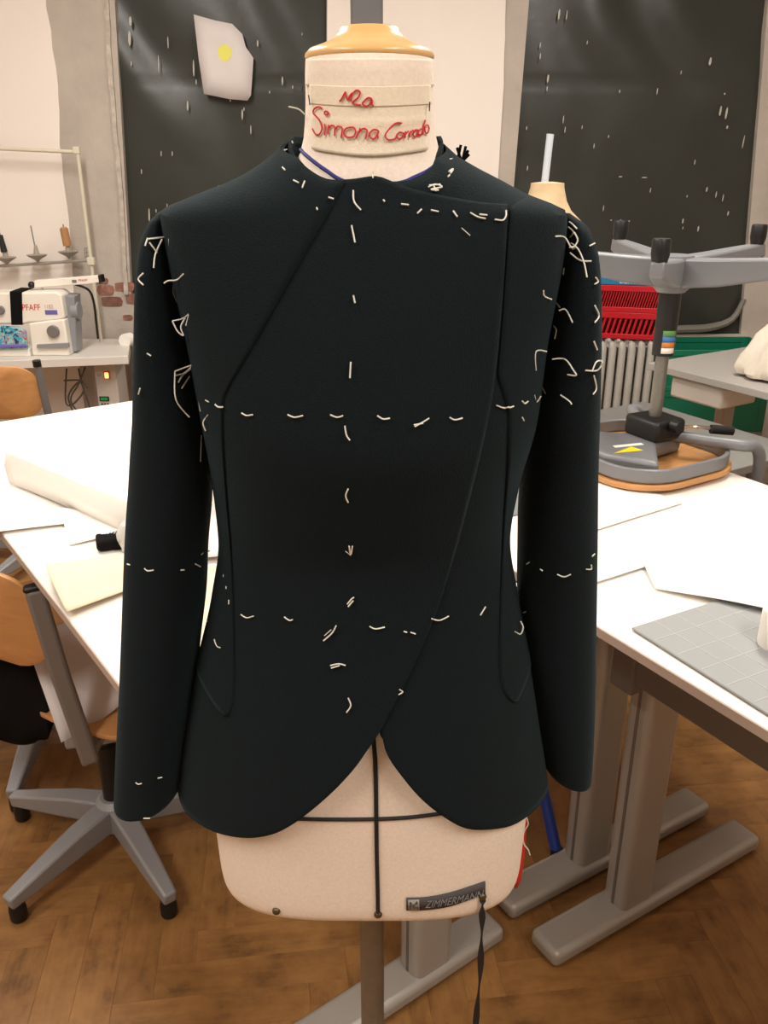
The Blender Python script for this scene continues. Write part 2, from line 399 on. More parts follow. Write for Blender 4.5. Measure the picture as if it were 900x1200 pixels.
w1 = sheet('window_1', ext(Lw, .06), YW+.035, 2.3); w2 = sheet('window_2', ext(Rw, .06), YW+.035, 5.9)
FL = [(153, 25, 5, 14), (152, 45, 6, 22), (154, 75, 2, 8), (227, 80, 3, 24), (230, 96, 2, 8), (220, 124, 3, 15), (197, 50, 2, 18), (186, 75, 2, 26), (284, 134, 3, 16), (294, 152, 2, 14), (189, 180, 2, 9), (202, 180, 2, 8), (166, 201, 2, 8), (175, 252, 3, 22), (183, 247, 2, 6), (196, 242, 2, 10), (256, 219, 2, 5), (302, 51, 3, 10), (331, 95, 3, 13), (343, 102, 2, 5), (316, 108, 2, 4), (270, 117, 2, 6), (286, 128, 2, 6), (354, 40, 2, 4)]
FR = [(655, 17, 4, 15), (664, 18, 2, 14), (633, 53, 2, 9), (633, 66, 2, 10), (642, 92, 4, 12), (641, 104, 2, 8), (660, 140, 2, 12), (662, 152, 2, 10), (688, 50, 2, 6), (682, 149, 2, 6), (696, 171, 2, 8), (713, 160, 2, 5), (832, 72, 5, 12), (897, 72, 2, 9), (844, 130, 4, 16), (851, 133, 4, 18), (852, 149, 4, 5), (849, 110, 3, 3), (770, 107, 2, 10), (798, 85, 2, 6), (726, 107, 2, 5), (814, 190, 2, 8), (828, 222, 3, 8), (839, 228, 2, 10), (847, 232, 2, 12), (853, 250, 3, 8), (800, 259, 3, 9), (800, 267, 2, 5), (818, 268, 3, 9), (762, 223, 2, 8), (707, 244, 2, 10), (618, 197, 2, 8), (617, 150, 2, 6), (871, 166, 2, 20), (887, 181, 2, 4), (805, 230, 2, 4), (716, 258, 4, 2), (727, 258, 5, 2), (737, 259, 4, 2), (755, 208, 12, 2), (727, 207, 8, 2)]
for win, fl in ((w1, FL), (w2, FR)):  # small pale flecks scattered over the dark sheets
    mb = MB()
    for px, py, w, h in fl:
        p = aty(px, py, YW+.010); q = .0029; n = 7
        poly = [(p.x+q*w/2*.8*math.cos(a)*(1+.35*noise.noise(Vector((px, a, 0))))+(.03+.12*noise.noise(Vector((px, py, 5))))*q*h*math.sin(a), p.z+q*h/2*math.sin(a)*(1+.2*noise.noise(Vector((py, a, 2))))) for a in [2*math.pi*i/n for i in range(n)]]
        mb.xprism(poly, YW+.006, YW+.0085)
    mb.build('pale_fleck', fleck_m, win, smooth=False)['kind'] = 'stuff'
# sheet gathered in a roll along the right sill
mb = MB(); mb.tube([aty(690, 392, YW-.01), aty(790, 386, YW-.01), aty(830, 384, YW-.01), aty(858, 374, YW-.005), aty(872, 350, YW)], [.016, .018, .02, .022, .02, .02, .02, .02, .02, .02, .018, .018, .016, .015, .014, .013, .012], 8, 4)
mb.build('rolled_sheet', mat('grey_film', rgb(120, 116, 106), .5), w2)
MB().box((wp(730, 393)[0], YW-.02, Rw[1][1]-.03), (1.3, .06, .05)).build('window_sill', plaster, w2, bevel=.006)
for nm, c, d, m in (('wall_left', (XL-.05, .9, 1.5), (.1, 7.4, 3.2), sidew), ('wall_right', (XR+.05, .9, 1.5), (.1, 7.4, 3.2), sidew), ('wall_front', (.2, -2.75, 1.5), (6.6, .1, 3.2), sidew), ('ceiling', (.2, .9, 3.1), (6.8, 7.4, .1), ceil_m)):
    o = MB().box(c, d).build(nm, m, None, smooth=False); o['kind'] = 'structure'
for (lx, ly, e), lb in zip(LAMPS, ('rear left', 'rear right', 'front left', 'front right')):
    t = thing('ceiling_light', 'long fluorescent ceiling light with metal tray, %s of the four' % lb, 'light', (lx, ly, 3.05))
    box('tray', white_pl, t, (0, 0, -.02), (.32, 1.5, .04)); MB().tube([(-.08, -.68, -.045), (-.08, .68, -.045)], .013).build('lamp_tube', tube_em, t); MB().tube([(.08, -.68, -.045), (.08, .68, -.045)], .013).build('lamp_tube', tube_em, t)

# sheet of paper taped on the left window
t = thing('paper_sheet', 'torn white paper with a yellow spot taped on the black left window', 'paper')
pp = [(227, 17), (252, 24), (272, 28), (284, 40), (288, 55), (297, 68), (296, 85), (295, 100), (294, 112), (290, 118), (268, 116), (239, 110), (233, 70)]
yy = YW-.004
c0 = aty(262, 66, yy); mb = MB(); ring = [aty(a, b, yy+.004*noise.noise(Vector((a*.1, b*.1, 0)))) for a, b in pp]; n = len(ring)
mb.add([c0+Vector((0, -.006, 0))]+[c0.lerp(r, .5)+Vector((0, -.004, 0)) for r in ring]+ring, [(0, 1+i, 1+(i+1) % n) for i in range(n)]+[(1+i, 1+n+i, 1+n+(i+1) % n, 1+(i+1) % n) for i in range(n)])
mb.build('paper', paper_pin, t, solid=.0012)
mb = MB(); c1 = aty(263, 62, yy-.0125); mb.xprism([(c1.x+.032*math.cos(a)*(1+.06*math.sin(3*a)), c1.z+.036*math.sin(a)*(1+.05*math.sin(2*a+1))) for a in [2*math.pi*i/18 for i in range(18)]], yy-.0075, yy-.0070)
mb.build('yellow_spot', yel_paint, t, smooth=False)

# ------------------------------------------------------------------ torso surface
YC = .735
ROWS = [(150, 347, 510, .053, .054, 2), (163, 345, 512, .054, .056, 2), (172, 339, 520, .056, .060, 2), (182, 329, 530, .060, .066, 2), (197, 309, 555, .066, .073, 2.05), (213, 281, 586, .072, .080, 2.1), (232, 232, 622, .079, .085, 2.15), (250, 197, 660, .085, .09, 2.2),
        (300, 207, 655, .097, .098, 2.25), (400, 230, 636, .114, .105, 2.2), (480, 245, 625, .123, .100, 2.15), (560, 258, 604, .110, .092, 2.1), (620, 264, 594, .099, .088, 2.1), (690, 256, 603, .105, .100, 2.1), (780, 235, 621, .120, .118, 2.1), (850, 221, 632, .128, .128, 2.1), (940, 210, 645, .136, .138, 2.1), (1030, 204, 650, .140, .14, 2.1)]
TZ = []
for py, xl, xr, bf, bb, nn in ROWS:
    a = aty(xl, py, YC); b = aty(xr, py, YC); TZ.append((a.z, (a.x+b.x)/2, (b.x-a.x)/2*.985, bf, bb, nn))
TZ.sort()
def pchip(xs, ys):
    n = len(xs); h = [xs[i+1]-xs[i] for i in range(n-1)]; dl = [(ys[i+1]-ys[i])/h[i] for i in range(n-1)]
    m = [dl[0]]+[0 if dl[i-1]*dl[i] <= 0 else 2*dl[i-1]*dl[i]/(dl[i-1]+dl[i]) for i in range(1, n-1)]+[dl[-1]]
    def f(x):
        if x <= xs[0]: return ys[0]
        if x >= xs[-1]: return ys[-1]
        lo = 0
        while xs[lo+1] < x: lo += 1
        t = (x-xs[lo])/h[lo]; t2 = t*t; t3 = t2*t
        return (2*t3-3*t2+1)*ys[lo]+(t3-2*t2+t)*h[lo]*m[lo]+(-2*t3+3*t2)*ys[lo+1]+(t3-t2)*h[lo]*m[lo+1]
    return f
zs = [r[0] for r in TZ]; FCX, FA, FBF, FBB, FN = [pchip(zs, [r[i] for r in TZ]) for i in range(1, 6)]
def spow(v, e): return math.copysign(abs(v)**e, v)
def tp(phi, z, d=0):
    a = FA(z)+d; s, c = math.sin(phi), math.cos(phi); b = (FBF(z) if c > 0 else FBB(z))+d; n = FN(z)
    return Vector((FCX(z)+a*spow(s, 2/n), YC-b*spow(c, 2/n), z))
def fval(p, d):
    x = (p.x-FCX(p.z))/(FA(p.z)+d); yd = YC-p.y; y = yd/((FBF(p.z) if yd > 0 else FBB(p.z))+d); n = FN(p.z)
    return abs(x)**n+abs(y)**n-1, x, y, n
def hit(px, py, d=0):          # pixel -> (phi, z) on the jacket surface
    r = ray(px, py); best = None; prev = None; t = .35
    while t < 1.35:
        f, x, y, n = fval(ORG+r*t, d)
        if best is None or f < best[0]: best = (f, t)
        if f <= 0:
            lo, hi = prev, t
            for _ in range(22):
                mid = (lo+hi)/2
                if fval(ORG+r*mid, d)[0] <= 0: hi = mid
                else: lo = mid
            t = hi; break
        prev = t; t += .006
    else: t = best[1]
    p = ORG+r*t; f, x, y, n = fval(p, d)
    return (math.atan2(spow(x, n/2), spow(y, n/2)), p.z)

# ------------------------------------------------------------------ dress form
form = thing('dress_form', 'cream canvas tailor\'s bust on a pole wearing the dark jacket', 'mannequin', (-.014, YC, 0))
FO = Vector((-.014, YC, 0))
fp = [(.945, .125, .090, .10), (.9455, .148, .101, .115), (.951, .158, .1075, .122), (.966, .1600, .110, .125), (1.0, .1612, .111, .128), (1.06, .163, .112, .128), (1.13, .158, .108, .122), (1.20, .138, .095, .10), (1.27, .120, .084, .078), (1.36, .132, .102, .085), (1.43, .140, .110, .09), (1.52, .150, .086, .085), (1.57, .150, .070, .078), (1.602, .125, .062, .07), (1.622, .092, .058, .064), (1.640, .066, .0545, .058), (1.656, .0545, .0505, .052), (1.672, .0512, .0495, .05), (1.70, .0496, .0488, .049), (1.717, .0496, .0488, .049), (1.720, .048, .047, .047)]
fz = [r[0] for r in fp]; GA, GF, GB = [pchip(fz, [r[i] for r in fp]) for i in (1, 2, 3)]
rows = []; NS = 80; spw = lambda v, e: math.copysign(abs(v)**e, v)
zl = sorted(set([.945+(1.720-.945)*i/70 for i in range(71)]+[.9455, .947, .950, .955, .96, 1.7185]))
for z in zl:
    ne = 2+1.4*max(0, min(1, (1.25-z)/.2)); ox = .003*max(0, min(1, (z-1.5)/.15))
    rows.append([Vector((ox+GA(z)*spw(math.sin(q), 2/ne), -(GF(z) if math.cos(q) > 0 else GB(z))*spw(math.cos(q), 2/ne), z)) for q in [2*math.pi*i/NS for i in range(NS)]])
mb = MB(); mb.grid(rows, True); mb.f.append(list(range(NS))); mb.f.append([(len(rows)-1)*NS+i for i in range(NS)])
mb.build('torso', canvas, form)
fbvh = BVHTree.FromPolygons([v+FO for v in mb.v], mb.f)
def fhit(px, py, lift=.001):
    h = fbvh.ray_cast(ORG, ray(px, py).normalized())
    if h[0] is None:
        h = fbvh.find_nearest(ORG+ray(px, py)*.865)
    n = h[1]; n = n if n.dot(ray(px, py)) < 0 else -n
    return h[0]+n*lift-FO
cap = [(.0488, 1.720), (.0495, 1.7215), (.0490, 1.7235), (.0455, 1.7268), (.036, 1.7300), (.028, 1.7335), (.0240, 1.7375), (.0225, 1.7405), (.0210, 1.7415), (.001, 1.7415)]
MB().lathe(cap, 48, c=(.003, 0, 0), sy=.97).build('neck_cap', wood_cap, form)
MB().box((0.001, .004, 1.85), (.0245, .012, .235)).build('top_rod', galv, form, .002)
MB().tube([(0, 0, .04), (0, 0, .947)], .0142, 20).build('stand_pole', steel, form)
MB().lathe([(.20, .0), (.20, .012), (.19, .02), (.04, .045), (.022, .06), (.016, .1)], 40).build('stand_base', tubegrey, form)
def strip(name, m, quad_rows, par=form, lift=.0015, solid=.0008, fn=fhit, n=24):
    rows = []
    for l in quad_rows:
        pts = catmull([Vector((p[0], p[1], 0)) for p in l], max(2, n//(len(l)-1)))
        rows.append([fn(p.x, p.y, lift) for p in pts])
    return MB().grid(rows).build(name, m, par, solid=solid, offset=0)
def tape(name, m, pts, r, par=form, lift=.0008, fn=fhit, flat=False):
    P = catmull([Vector((p[0], p[1], 0)) for p in pts], 8); return MB().tube([fn(p.x, p.y, lift) for p in P], r, 6).build(name, m, par)
# muslin name strips with writing
def curve_row(y0, sag, x0, x1): return [(x0, y0), (x0+(x1-x0)*.25, y0+sag*.75), (x0+(x1-x0)*.5, y0+sag), (x0+(x1-x0)*.75, y0+sag*.75), (x1, y0+0.5)]
def lift_rows(name, rows_l, m):
    rows = []
    for l, lf in rows_l:
        pts = catmull([Vector((p[0], p[1], 0)) for p in l], 8); rows.append([fhit(p.x, p.y, lf) for p in pts])
    return MB().grid(rows).build(name, m, form, solid=.0005, offset=0)
def strip_rows(name, m, y0, y1, s0, s1, xa, xb, prof, n=14):
    L = []
    for i in range(n+1):
        t = i/n; L.append((curve_row(y0+(y1-y0)*t, s0+(s1-s0)*t, xa, xb), prof(t)))
    return lift_rows(name, L, m)
strip_rows('name_strip', muslin, 119, 175.5, 4, 8, 367.5, 499.5, lambda t: .0014+.0007*math.exp(-((t-.36)/.05)**2)+.0012*max(0, t-.8))
strip_rows('name_strip', muslin, 99, 122, 2, 3.5, 365, 502.5, lambda t: .0017+.0001*t)
strip_rows('canvas_binding', canvas, 69.5, 100, -1, 2, 359.5, 507, lambda t: .0007+.0004*t)
STROKES = [[(265, 155), (277, 138), (300, 95)], [(300, 95), (303, 122), (310, 145), (325, 120), (340, 100)], [(340, 100), (334, 130), (330, 158)],
    [(345, 102), (362, 86), (384, 95), (374, 130), (340, 165), (390, 178)], [(455, 140), (435, 132), (415, 145), (400, 165), (410, 182), (435, 178), (455, 145), (455, 170), (466, 185)],
    [(160, 197), (140, 188), (115, 205), (112, 230), (135, 255), (155, 290), (160, 330), (145, 360), (120, 355), (105, 325)], [(178, 295), (180, 330), (175, 365)], [(175, 225), (185, 215), (198, 225), (190, 240), (175, 232)],
    [(200, 300), (195, 360)], [(197, 325), (215, 305), (235, 312), (235, 370)], [(235, 335), (255, 308), (278, 322), (272, 385)], [(330, 315), (300, 325), (290, 355), (310, 378), (345, 372), (358, 340), (345, 315), (325, 318)],
    [(385, 320), (372, 355), (360, 385)], [(372, 355), (400, 325), (425, 332), (422, 360), (415, 390)], [(490, 335), (465, 330), (442, 350), (445, 380), (470, 385), (490, 350), (493, 335), (488, 360), (490, 388)],
    [(630, 290), (595, 290), (560, 320), (535, 360), (545, 392), (585, 390), (605, 375)], [(620, 345), (605, 355), (600, 375), (615, 388), (635, 375), (640, 355), (622, 345)], [(650, 340), (648, 385)], [(650, 360), (668, 338)],
    [(680, 338), (675, 380)], [(677, 355), (695, 332)], [(722, 332), (705, 335), (695, 360), (708, 375), (722, 350), (725, 332), (725, 370)], [(745, 325), (730, 335), (727, 358), (740, 362), (752, 340)], [(765, 270), (755, 320), (752, 362)],
    [(775, 300), (765, 315), (765, 345), (778, 352), (788, 325), (780, 302)]]
for i0, i1, nm in ((0, 5, 'red_lettering'), (5, 15, 'red_lettering'), (15, len(STROKES), 'red_lettering')):
    mb = MB()
    for s in STROKES[i0:i1]:
        P = catmull([Vector((350+x/5.294, 90+y/5.294, 0)) for x, y in s], 5)
        mb.tube([fhit(p.x, p.y, .0030) for p in P], .00062, 5)
    mb.build(nm, red_ink, form)
for a, b in (((361, 91), (362, 110)), ((368.5, 112), (369.5, 124)), ((497, 120), (496.5, 131))):
    MB().tube([fhit(*a, .005), fhit(*b, .005)], .0005, 5).build('pin', mat('pin_steel', rgb(70, 66, 62), .3, .8), form)
tape('neckline_tape', blue_tape, [(352, 173), (358, 181), (370, 191), (384, 201), (400, 211), (430, 220), (470, 214), (485, 208), (500, 201), (509, 194)], .0014)
tape('centre_front_tape', black_tape, [(434, 820), (438, 870), (440, 900), (441, 960), (441.5, 1000), (442.5, 1040), (443, 1071)], .0021)
tape('hip_tape', black_tape, [(290, 948), (330, 957), (360, 959), (400, 959.5), (441, 959), (480, 957), (520, 952), (545, 947)], .0019)
lab = strip('maker_label', label_grey, [[(476, 1051), (500, 1050), (530, 1044), (568, 1031.5)], [(476, 1065.5), (500, 1065), (530, 1060), (568, 1046)]], lift=.0012)
strip('label_emblem', label_light, [[(478, 1052.5), (484, 1052.4), (491, 1052)], [(478.5, 1065), (484, 1065), (491.5, 1065)]], par=lab, lift=.0022, solid=.0003)
mb = MB()
for s in ([(480.5, 1063), (480.5, 1054.5), (484.5, 1058.5), (488.5, 1054)], [(488.5, 1054), (488.5, 1057)], [(481, 1060), (485, 1058.5), (485, 1062), (489, 1060.5), (489, 1063)]): mb.tube([fhit(*p, .0027) for p in s], .0005, 5)
mb.build('emblem_line', label_grey, lab)
vs, fs = text_mesh('ZIMMERMANN', 1.0, .35); xm = max(v.x for v in vs); ym = max(abs(v.y) for v in vs); mb = MB(); tv = []
for v in vs:
    s = (v.x/xm+1)/2; cx = 496+s*70; base = 1058.2-13.2*s**1.55-4.5*s*0; tv.append(fhit(cx, base-v.y/ym*4.6, .0024))
mb.add(tv, fs); mb.build('label_lettering', mat('label_thread_blue_grey', rgb(134, 138, 146), .8), lab, smooth=False, fix=False)
for p in ((324, 1067), (443, 1071), (565, 1050)):
    q = fhit(*p, .0006); MB().blob(q, (.0042, .0035, .0042), 12, 8).build('rivet', brass, form)
q = fhit(565, 1052, .001)
mb = MB(); cpts = [q, q+Vector((0, -.004, -.02)), q+Vector((.001, -.006, -.10)), q+Vector((-.001, -.006, -.22)), q+Vector((.001, -.005, -.40)), q+Vector((0, -.004, -.62))]
P = catmull(cpts, 10); mb.bar(P, [.004+.0025*math.sin(i*.8) for i in range(len(P))], .003, up=(0, 1, 0)); mb.build('hanging_cord', black_tape, form)
# red ribbon hanging at the back of the form
pa = aty(616, 960, YC+.03)-FO; pb = aty(611, 1005, YC+.03)-FO; pc = aty(605, 1042, YC+.03)-FO
rows = [[p+Vector((-.006*s, .0, 0)), p+Vector((.0045*s, .002, 0))] for p, s in ((pa+Vector((-.004, 0, .03)), .4), (pa, .5), (pb, .9), (pc+Vector((.001, 0, .012)), .9), (pc, .25))]
MB().grid(rows).build('red_ribbon', red_rib, form, solid=.001)

# ------------------------------------------------------------------ jacket
jk = thing('jacket', 'dark green-black wool jacket with white basting stitches on the dress form', 'jacket', (-.014, YC, .95))
JO = Vector((-.014, YC, .95))
JV, JF = [], []
def collect(mb):
    o = len(JV); JV.extend(mb.v); JF.extend([[i+o for i in f] for f in mb.f])
def jbuild(mb, name, solid=.0016, label=None, offset=1, keep=True):
    if keep: collect(mb)
    m2 = MB(); m2.v = [v-JO for v in mb.v]; m2.f = mb.f
    return m2.build(name, wool, jk, solid=solid, label=label, offset=offset)
def resample(pts, n):
    P = [Vector((a, b, 0)) for a, b in pts]; L = [0]
    for i in range(len(P)-1): L.append(L[-1]+math.hypot((P[i+1].x-P[i].x)*.15, P[i+1].y-P[i].y))
    out = []; j = 0
    for k2 in range(n+1):
        s = L[-1]*k2/n
        while j < len(L)-2 and L[j+1] < s: j += 1
        t = (s-L[j])/max(L[j+1]-L[j], 1e-9); q = P[j].lerp(P[j+1], min(max(t, 0), 1)); out.append((q.x, q.y))
    return out
def coons(top, right, bottom, left, nu=40, nv=70):
    T, B = resample(top, nu), resample(bottom, nu); Lf, Rt = resample(left, nv), resample(right, nv); G = []
    for j in range(nv+1):
        v = j/nv; row = []
        for i in range(nu+1):
            u = i/nu; r = []
            for c in (0, 1):
                r.append((1-v)*T[i][c]+v*B[i][c]+(1-u)*Lf[j][c]+u*Rt[j][c]-((1-u)*(1-v)*T[0][c]+u*(1-v)*T[-1][c]+(1-u)*v*B[0][c]+u*v*B[-1][c]))
            row.append(tuple(r))
        G.append(row)
    return G
def smooth_px(pts, n=8): return [(p.x, p.y) for p in catmull([Vector((a, b, 0)) for a, b in pts], n)]
def H(pts, d, n=8): return [hit(x, y, d) for x, y in smooth_px(pts, n)]
def panel(name, top, right, bottom, left, d, label=None, nu=40, nv=70, dfn=None):
    G = coons(top, right, bottom, left, nu, nv)
    mb = MB(); mb.grid([[tp(ph, z, d+(dfn(i/nu, j/nv) if dfn else 0)) for i, (ph, z) in enumerate(row)] for j, row in enumerate(G)])
    return jbuild(mb, name, label=label)

SIDE = R_(100)
ZT = hit(346, 166, .004)[1]
zhl = hit(211, 936, .004)[1]; zhr = hit(641, 928, .0)[1]
# back
G = [[tp(R_(88+(272-88)*i/60), z) for i in range(61)] for z in [min(zhl, zhr)+.004+(ZT-min(zhl, zhr)-.004)*j/70 for j in range(71)]]
mb = MB(); mb.grid(G); jbuild(mb, 'back_panel')
# under panel (image right)
top = H([(410, 214), (440, 211), (462, 214), (485, 211), (503, 200), (509, 188)], .001)+[(SIDE, ZT)]
right = [(SIDE, ZT+(zhr-ZT)*i/20) for i in range(21)]
bottom = H([(446, 846), (452, 880), (470, 908), (495, 937), (525, 960), (548, 970.5), (575, 971), (600, 966), (622, 952), (636, 936)], .001)+[(SIDE, zhr)]
left = H([(410, 214), (408, 400), (410, 600), (425, 760), (446, 846)], .001)
panel('under_panel', top, right, bottom, left, .001)
# over panel (image left, wraps across)
top = [(-SIDE, ZT)]+H([(350, 186), (362, 199), (384, 211), (412, 211), (440, 207.5), (460, 214), (478, 221), (505, 228), (535, 234), (565, 239), (594, 241)], .0035)
right = H([(594, 241), (591, 300), (586, 370), (579, 440), (573, 480), (560, 540), (545, 600), (530, 655), (511, 715), (488, 770), (465, 818), (443, 860)], .0035)
bottom = [(-SIDE, zhl)]+H([(214, 942), (222, 955), (240, 968), (262, 977), (290, 981), (315, 978), (335, 970), (360, 953), (390, 927), (415, 900), (432, 876), (443, 860)], .0035)
left = [(-SIDE, ZT+(zhl-ZT)*i/20) for i in range(21)]
panel('over_panel', top, right, bottom, left, .0035, nu=60, nv=90)
# side panels with tongue ends
top = [(-SIDE, ZT)]+H([(350, 187), (362, 200), (384, 212), (404, 213)], .0055)
right = H([(404, 213), (385, 250), (357, 297), (330, 345), (300, 398), (275, 440), (263, 462)], .0055)+H([(261, 475), (262, 520), (266, 580), (271, 640), (274, 700), (275, 760), (274.5, 805), (272, 825)], .0055)
zl = hit(235, 735, .0055)[1]
left = [(-SIDE, ZT+(zl-ZT)*i/20) for i in range(21)]
bottom = [(-SIDE, zl)]+H([(233, 762), (232, 785), (240, 805), (252, 825), (263, 838), (268, 838), (272, 825)], .0055)
panel('side_panel', top, right, bottom, left, .0055, nu=30, nv=80)
top = H([(600, 246), (610, 238), (622, 232)], .005)+[(SIDE, hit(640, 236, .004)[1])]
left = H([(600, 246), (596, 300), (591, 370), (585, 440)], .005)+H([(598, 482), (597, 540), (593, 600), (590, 660), (588, 720), (587, 770), (589, 800), (596, 816), (602, 822)], .005)
zr = hit(621, 770, .005)[1]
right = [(SIDE, top[-1][1]+(zr-top[-1][1])*i/20) for i in range(21)]
bottom = H([(602, 822), (608, 822), (618, 800), (623, 782), (622, 770)], .005)+[(SIDE, zr)]
panel('side_panel', top, right, bottom, left, .0028, nu=24, nv=80)
# stand collar
rows = []
for j in range(7):
    s = j/6; row = []
    for i in range(61):
        ph = R_(62+(298-62)*i/60); e = min(1, min(i, 60-i)/10); zb = ZT-.022-.006*(1-e); zt = ZT-.014+.0185*e**.8
        z = zb+(zt-zb)*s; a = .0605-.003*s; b = .060-.002*s
        row.append(Vector((FCX(ZT)+a*math.sin(ph), YC-b*math.cos(ph), z)))
    rows.append(row)
mb = MB(); mb.grid(rows); jbuild(mb, 'collar', solid=.0035)
# sleeves: rows (yL,xL,yR,xR, centre y, half depth)
SL = [(247, 190, 247, 197, YC+.004, .006), (249, 187, 248, 199, YC+.004, .014), (253, 184, 251, 198, YC+.004, .022), (262, 178, 258, 201, YC+.004, .034), (287, 170, 280, 204, YC+.003, .046), (330, 167, 326, 208, YC, .056), (380, 165, 376, 217, YC, .061), (430, 163, 426, 229, YC, .063), (480, 161, 476, 240, YC-.002, .062), (520, 158, 516, 246, YC-.004, .060), (560, 155.5, 556, 246.5, YC-.005, .058), (600, 152.5, 596, 245.5, YC-.006, .057), (650, 150, 645, 241.5, YC-.008, .056), (700, 148, 693, 240, YC-.01, .055), (750, 146, 740, 235, YC-.012, .054), (800, 144, 788, 230, YC-.014, .053), (850, 141.5, 836, 224, YC-.016, .052), (900, 139, 889, 217, YC-.018, .051), (927, 138, 917, 213, YC-.02, .050)]
SR = [(250, 660, 250, 667, YC+.006, .006), (255, 658, 256, 675, YC+.006, .014), (262, 662, 263, 684, YC+.006, .022), (272, 664, 274, 689, YC+.006, .034), (295, 660, 298, 695, YC+.006, .046), (340, 652, 342, 697.5, YC+.006, .056), (395, 641, 398, 698.5, YC+.006, .061), (446, 631, 448, 698.5, YC+.006, .063), (480, 624, 482, 698.5, YC+.006, .062), (520, 618, 522, 698, YC+.008, .060), (560, 612, 562, 697.5, YC+.010, .058), (600, 608.5, 602, 697.5, YC+.012, .057), (640, 607.5, 643, 697.5, YC+.014, .056), (700, 607, 704, 697, YC+.018, .055), (760, 612, 766, 695.5, YC+.02, .054), (820, 621, 830, 694, YC+.022, .052), (860, 628, 874, 692.5, YC+.024, .051), (882, 632, 898, 691, YC+.026, .050)]
def sleeve(S):
    ctl = []
    for yl, xl, yr, xr, yc, dp in S:
        a = aty(xl, yl, yc); b = aty(xr, yr, yc); ctl.append(((a+b)/2, (b-a)/2, dp))
    C = catmull([c[0] for c in ctl], 5); Hh = catmull([c[1] for c in ctl], 5); D = catmull([Vector((c[2], 0, 0)) for c in ctl], 5)
    rows = []
    for c, h, d in zip(C, Hh, D):
        row = []
        for i in range(40):
            q = 2*math.pi*i/40; cs, sn = spow(math.cos(q), .92), spow(math.sin(q), .92)
            p = c+h*cs+Vector((0, -d.x*sn, 0))
            w = .0016*noise.noise(Vector((p.x*14, p.y*14, p.z*5)))
            row.append(p+(h.normalized()*math.cos(q)+Vector((0, -math.sin(q), 0)))*w)
        rows.append(row)
    mb = MB(); mb.grid(rows, True); mb.f.append(list(range(40))); return mb
for S in (SL, SR): jbuild(sleeve(S), 'sleeve', solid=.003, offset=-1)
# shoulder tuft
q = aty(541, 184, YC+.01); mb = MB()
for a, b in (((-.004, 0), (-.001, .009)), ((0, 0), (.005, .005)), ((.001, 0), (-.004, .007)), ((0, 0), (.003, .008)), ((-.002, .0), (.006, .002))): mb.tube([q+Vector((a[0], 0, a[1]-.006)), q+Vector((b[0], -.001, b[1]))], .0012, 5)
mb.v = [v-JO for v in mb.v]; mb.build('thread_tuft', blkcloth, jk)
# basting stitches
jb = BVHTree.FromPolygons(JV, JF)
ST = """170,288 173,279|174,280 192,278|190,280 182,298 180,314|175,284 184,296|198,280 199,300 201,313|192,332 197,329 207,328 215,321|203,330 203,343 209,358|202,376 208,388 215,393 212,382 221,368 218,382|202,376 212,374 219,370|172,414 177,417|168,320 162,327 168,334|164,455 162,462|205,435 225,428 228,432 229,446 232,462 235,482|205,435 206,468 222,489|206,440 216,437 224,430|209,448 214,440 225,431|213,455 222,441|241,469 245,471|252,474 256,477 261,477|283,484 289,487 296,486|337,486 345,489 355,487|387,486 395,489 402,487|442,487 449,491 457,490|486,500 495,495 503,490|485,498 496,496|527,489 533,492 542,490|582,475 590,478 597,477|597,478 602,476|612,470 615,473 619,470|626,463 629,471 634,464|635,453 639,461|244,486 238,495 241,505|236,510 235,541
414,223 415,236 423,246|412,264 416,284|414,346 416,355|411,424 410,443|404,499 406,510 410,516|408,573 405,581 408,589|409,640 411,650 413,640|405,646 411,651|407,708 412,702 415,700|408,711 414,704|394,733 389,742 379,751|388,738 380,745|387,780 397,778 405,780|388,783 398,780|408,818 411,827 406,835
449,234 451,236|470,239 479,240|489,250 494,245|505,246 514,248|531,247 536,254|551,249 560,254 569,256|562,251 571,252|580,257 589,258 593,253 593,246|541,267 551,276|502,219 510,216 518,219 505,222 514,223|503,217 516,216|508,217 511,224|526,201 531,198 528,203|527,187 530,186|525,207 527,205|333,176 336,175|331,196 334,199|344,211 350,214|357,212 354,220|385,231 391,233|371,243 372,246|342,165 343,168
667,260 670,262 676,268|651,277 662,278 670,290 677,282 673,272|667,290 676,290 684,306 688,325|668,296 680,305 693,306|691,288 697,285|661,314 660,322|637,340 638,347 647,351|652,355 656,360|655,364 663,363 671,378|649,382 652,387 650,397|628,434 628,412 641,412|647,421 662,421 672,434 675,440 665,439|657,463 667,470 670,474|612,489 614,493|698,325 701,330 697,333|697,358 702,370 697,378|686,434 700,434 706,424 699,424 694,435|696,400 700,410|696,440 699,455 695,462|666,266 672,272 668,278|669,285 675,289 671,292
282,720 289,724 297,722|333,723 339,727 343,726|433,734 440,737 451,735|473,740 477,741|481,741 487,743|506,725 515,727 526,722|563,721 569,711|603,740 610,743 613,735 610,728|613,718 616,717|467,814 472,811 468,808|262,673 262,676|265,687 265,690|268,703 268,708|243,728 245,731|251,749 254,757 258,759
149,661 152,662|169,666 173,669 180,668|212,668 216,668|229,661 235,664|236,650 238,648|243,647 246,645|617,661 620,659|633,667 636,669|653,673 661,676 669,673|687,667 693,667 693,662|694,652 697,649|159,917 162,919 166,918|185,912 190,911|168,959 176,959
338,125 350,128 357,134|437,201 437,208"""
rad = .00064
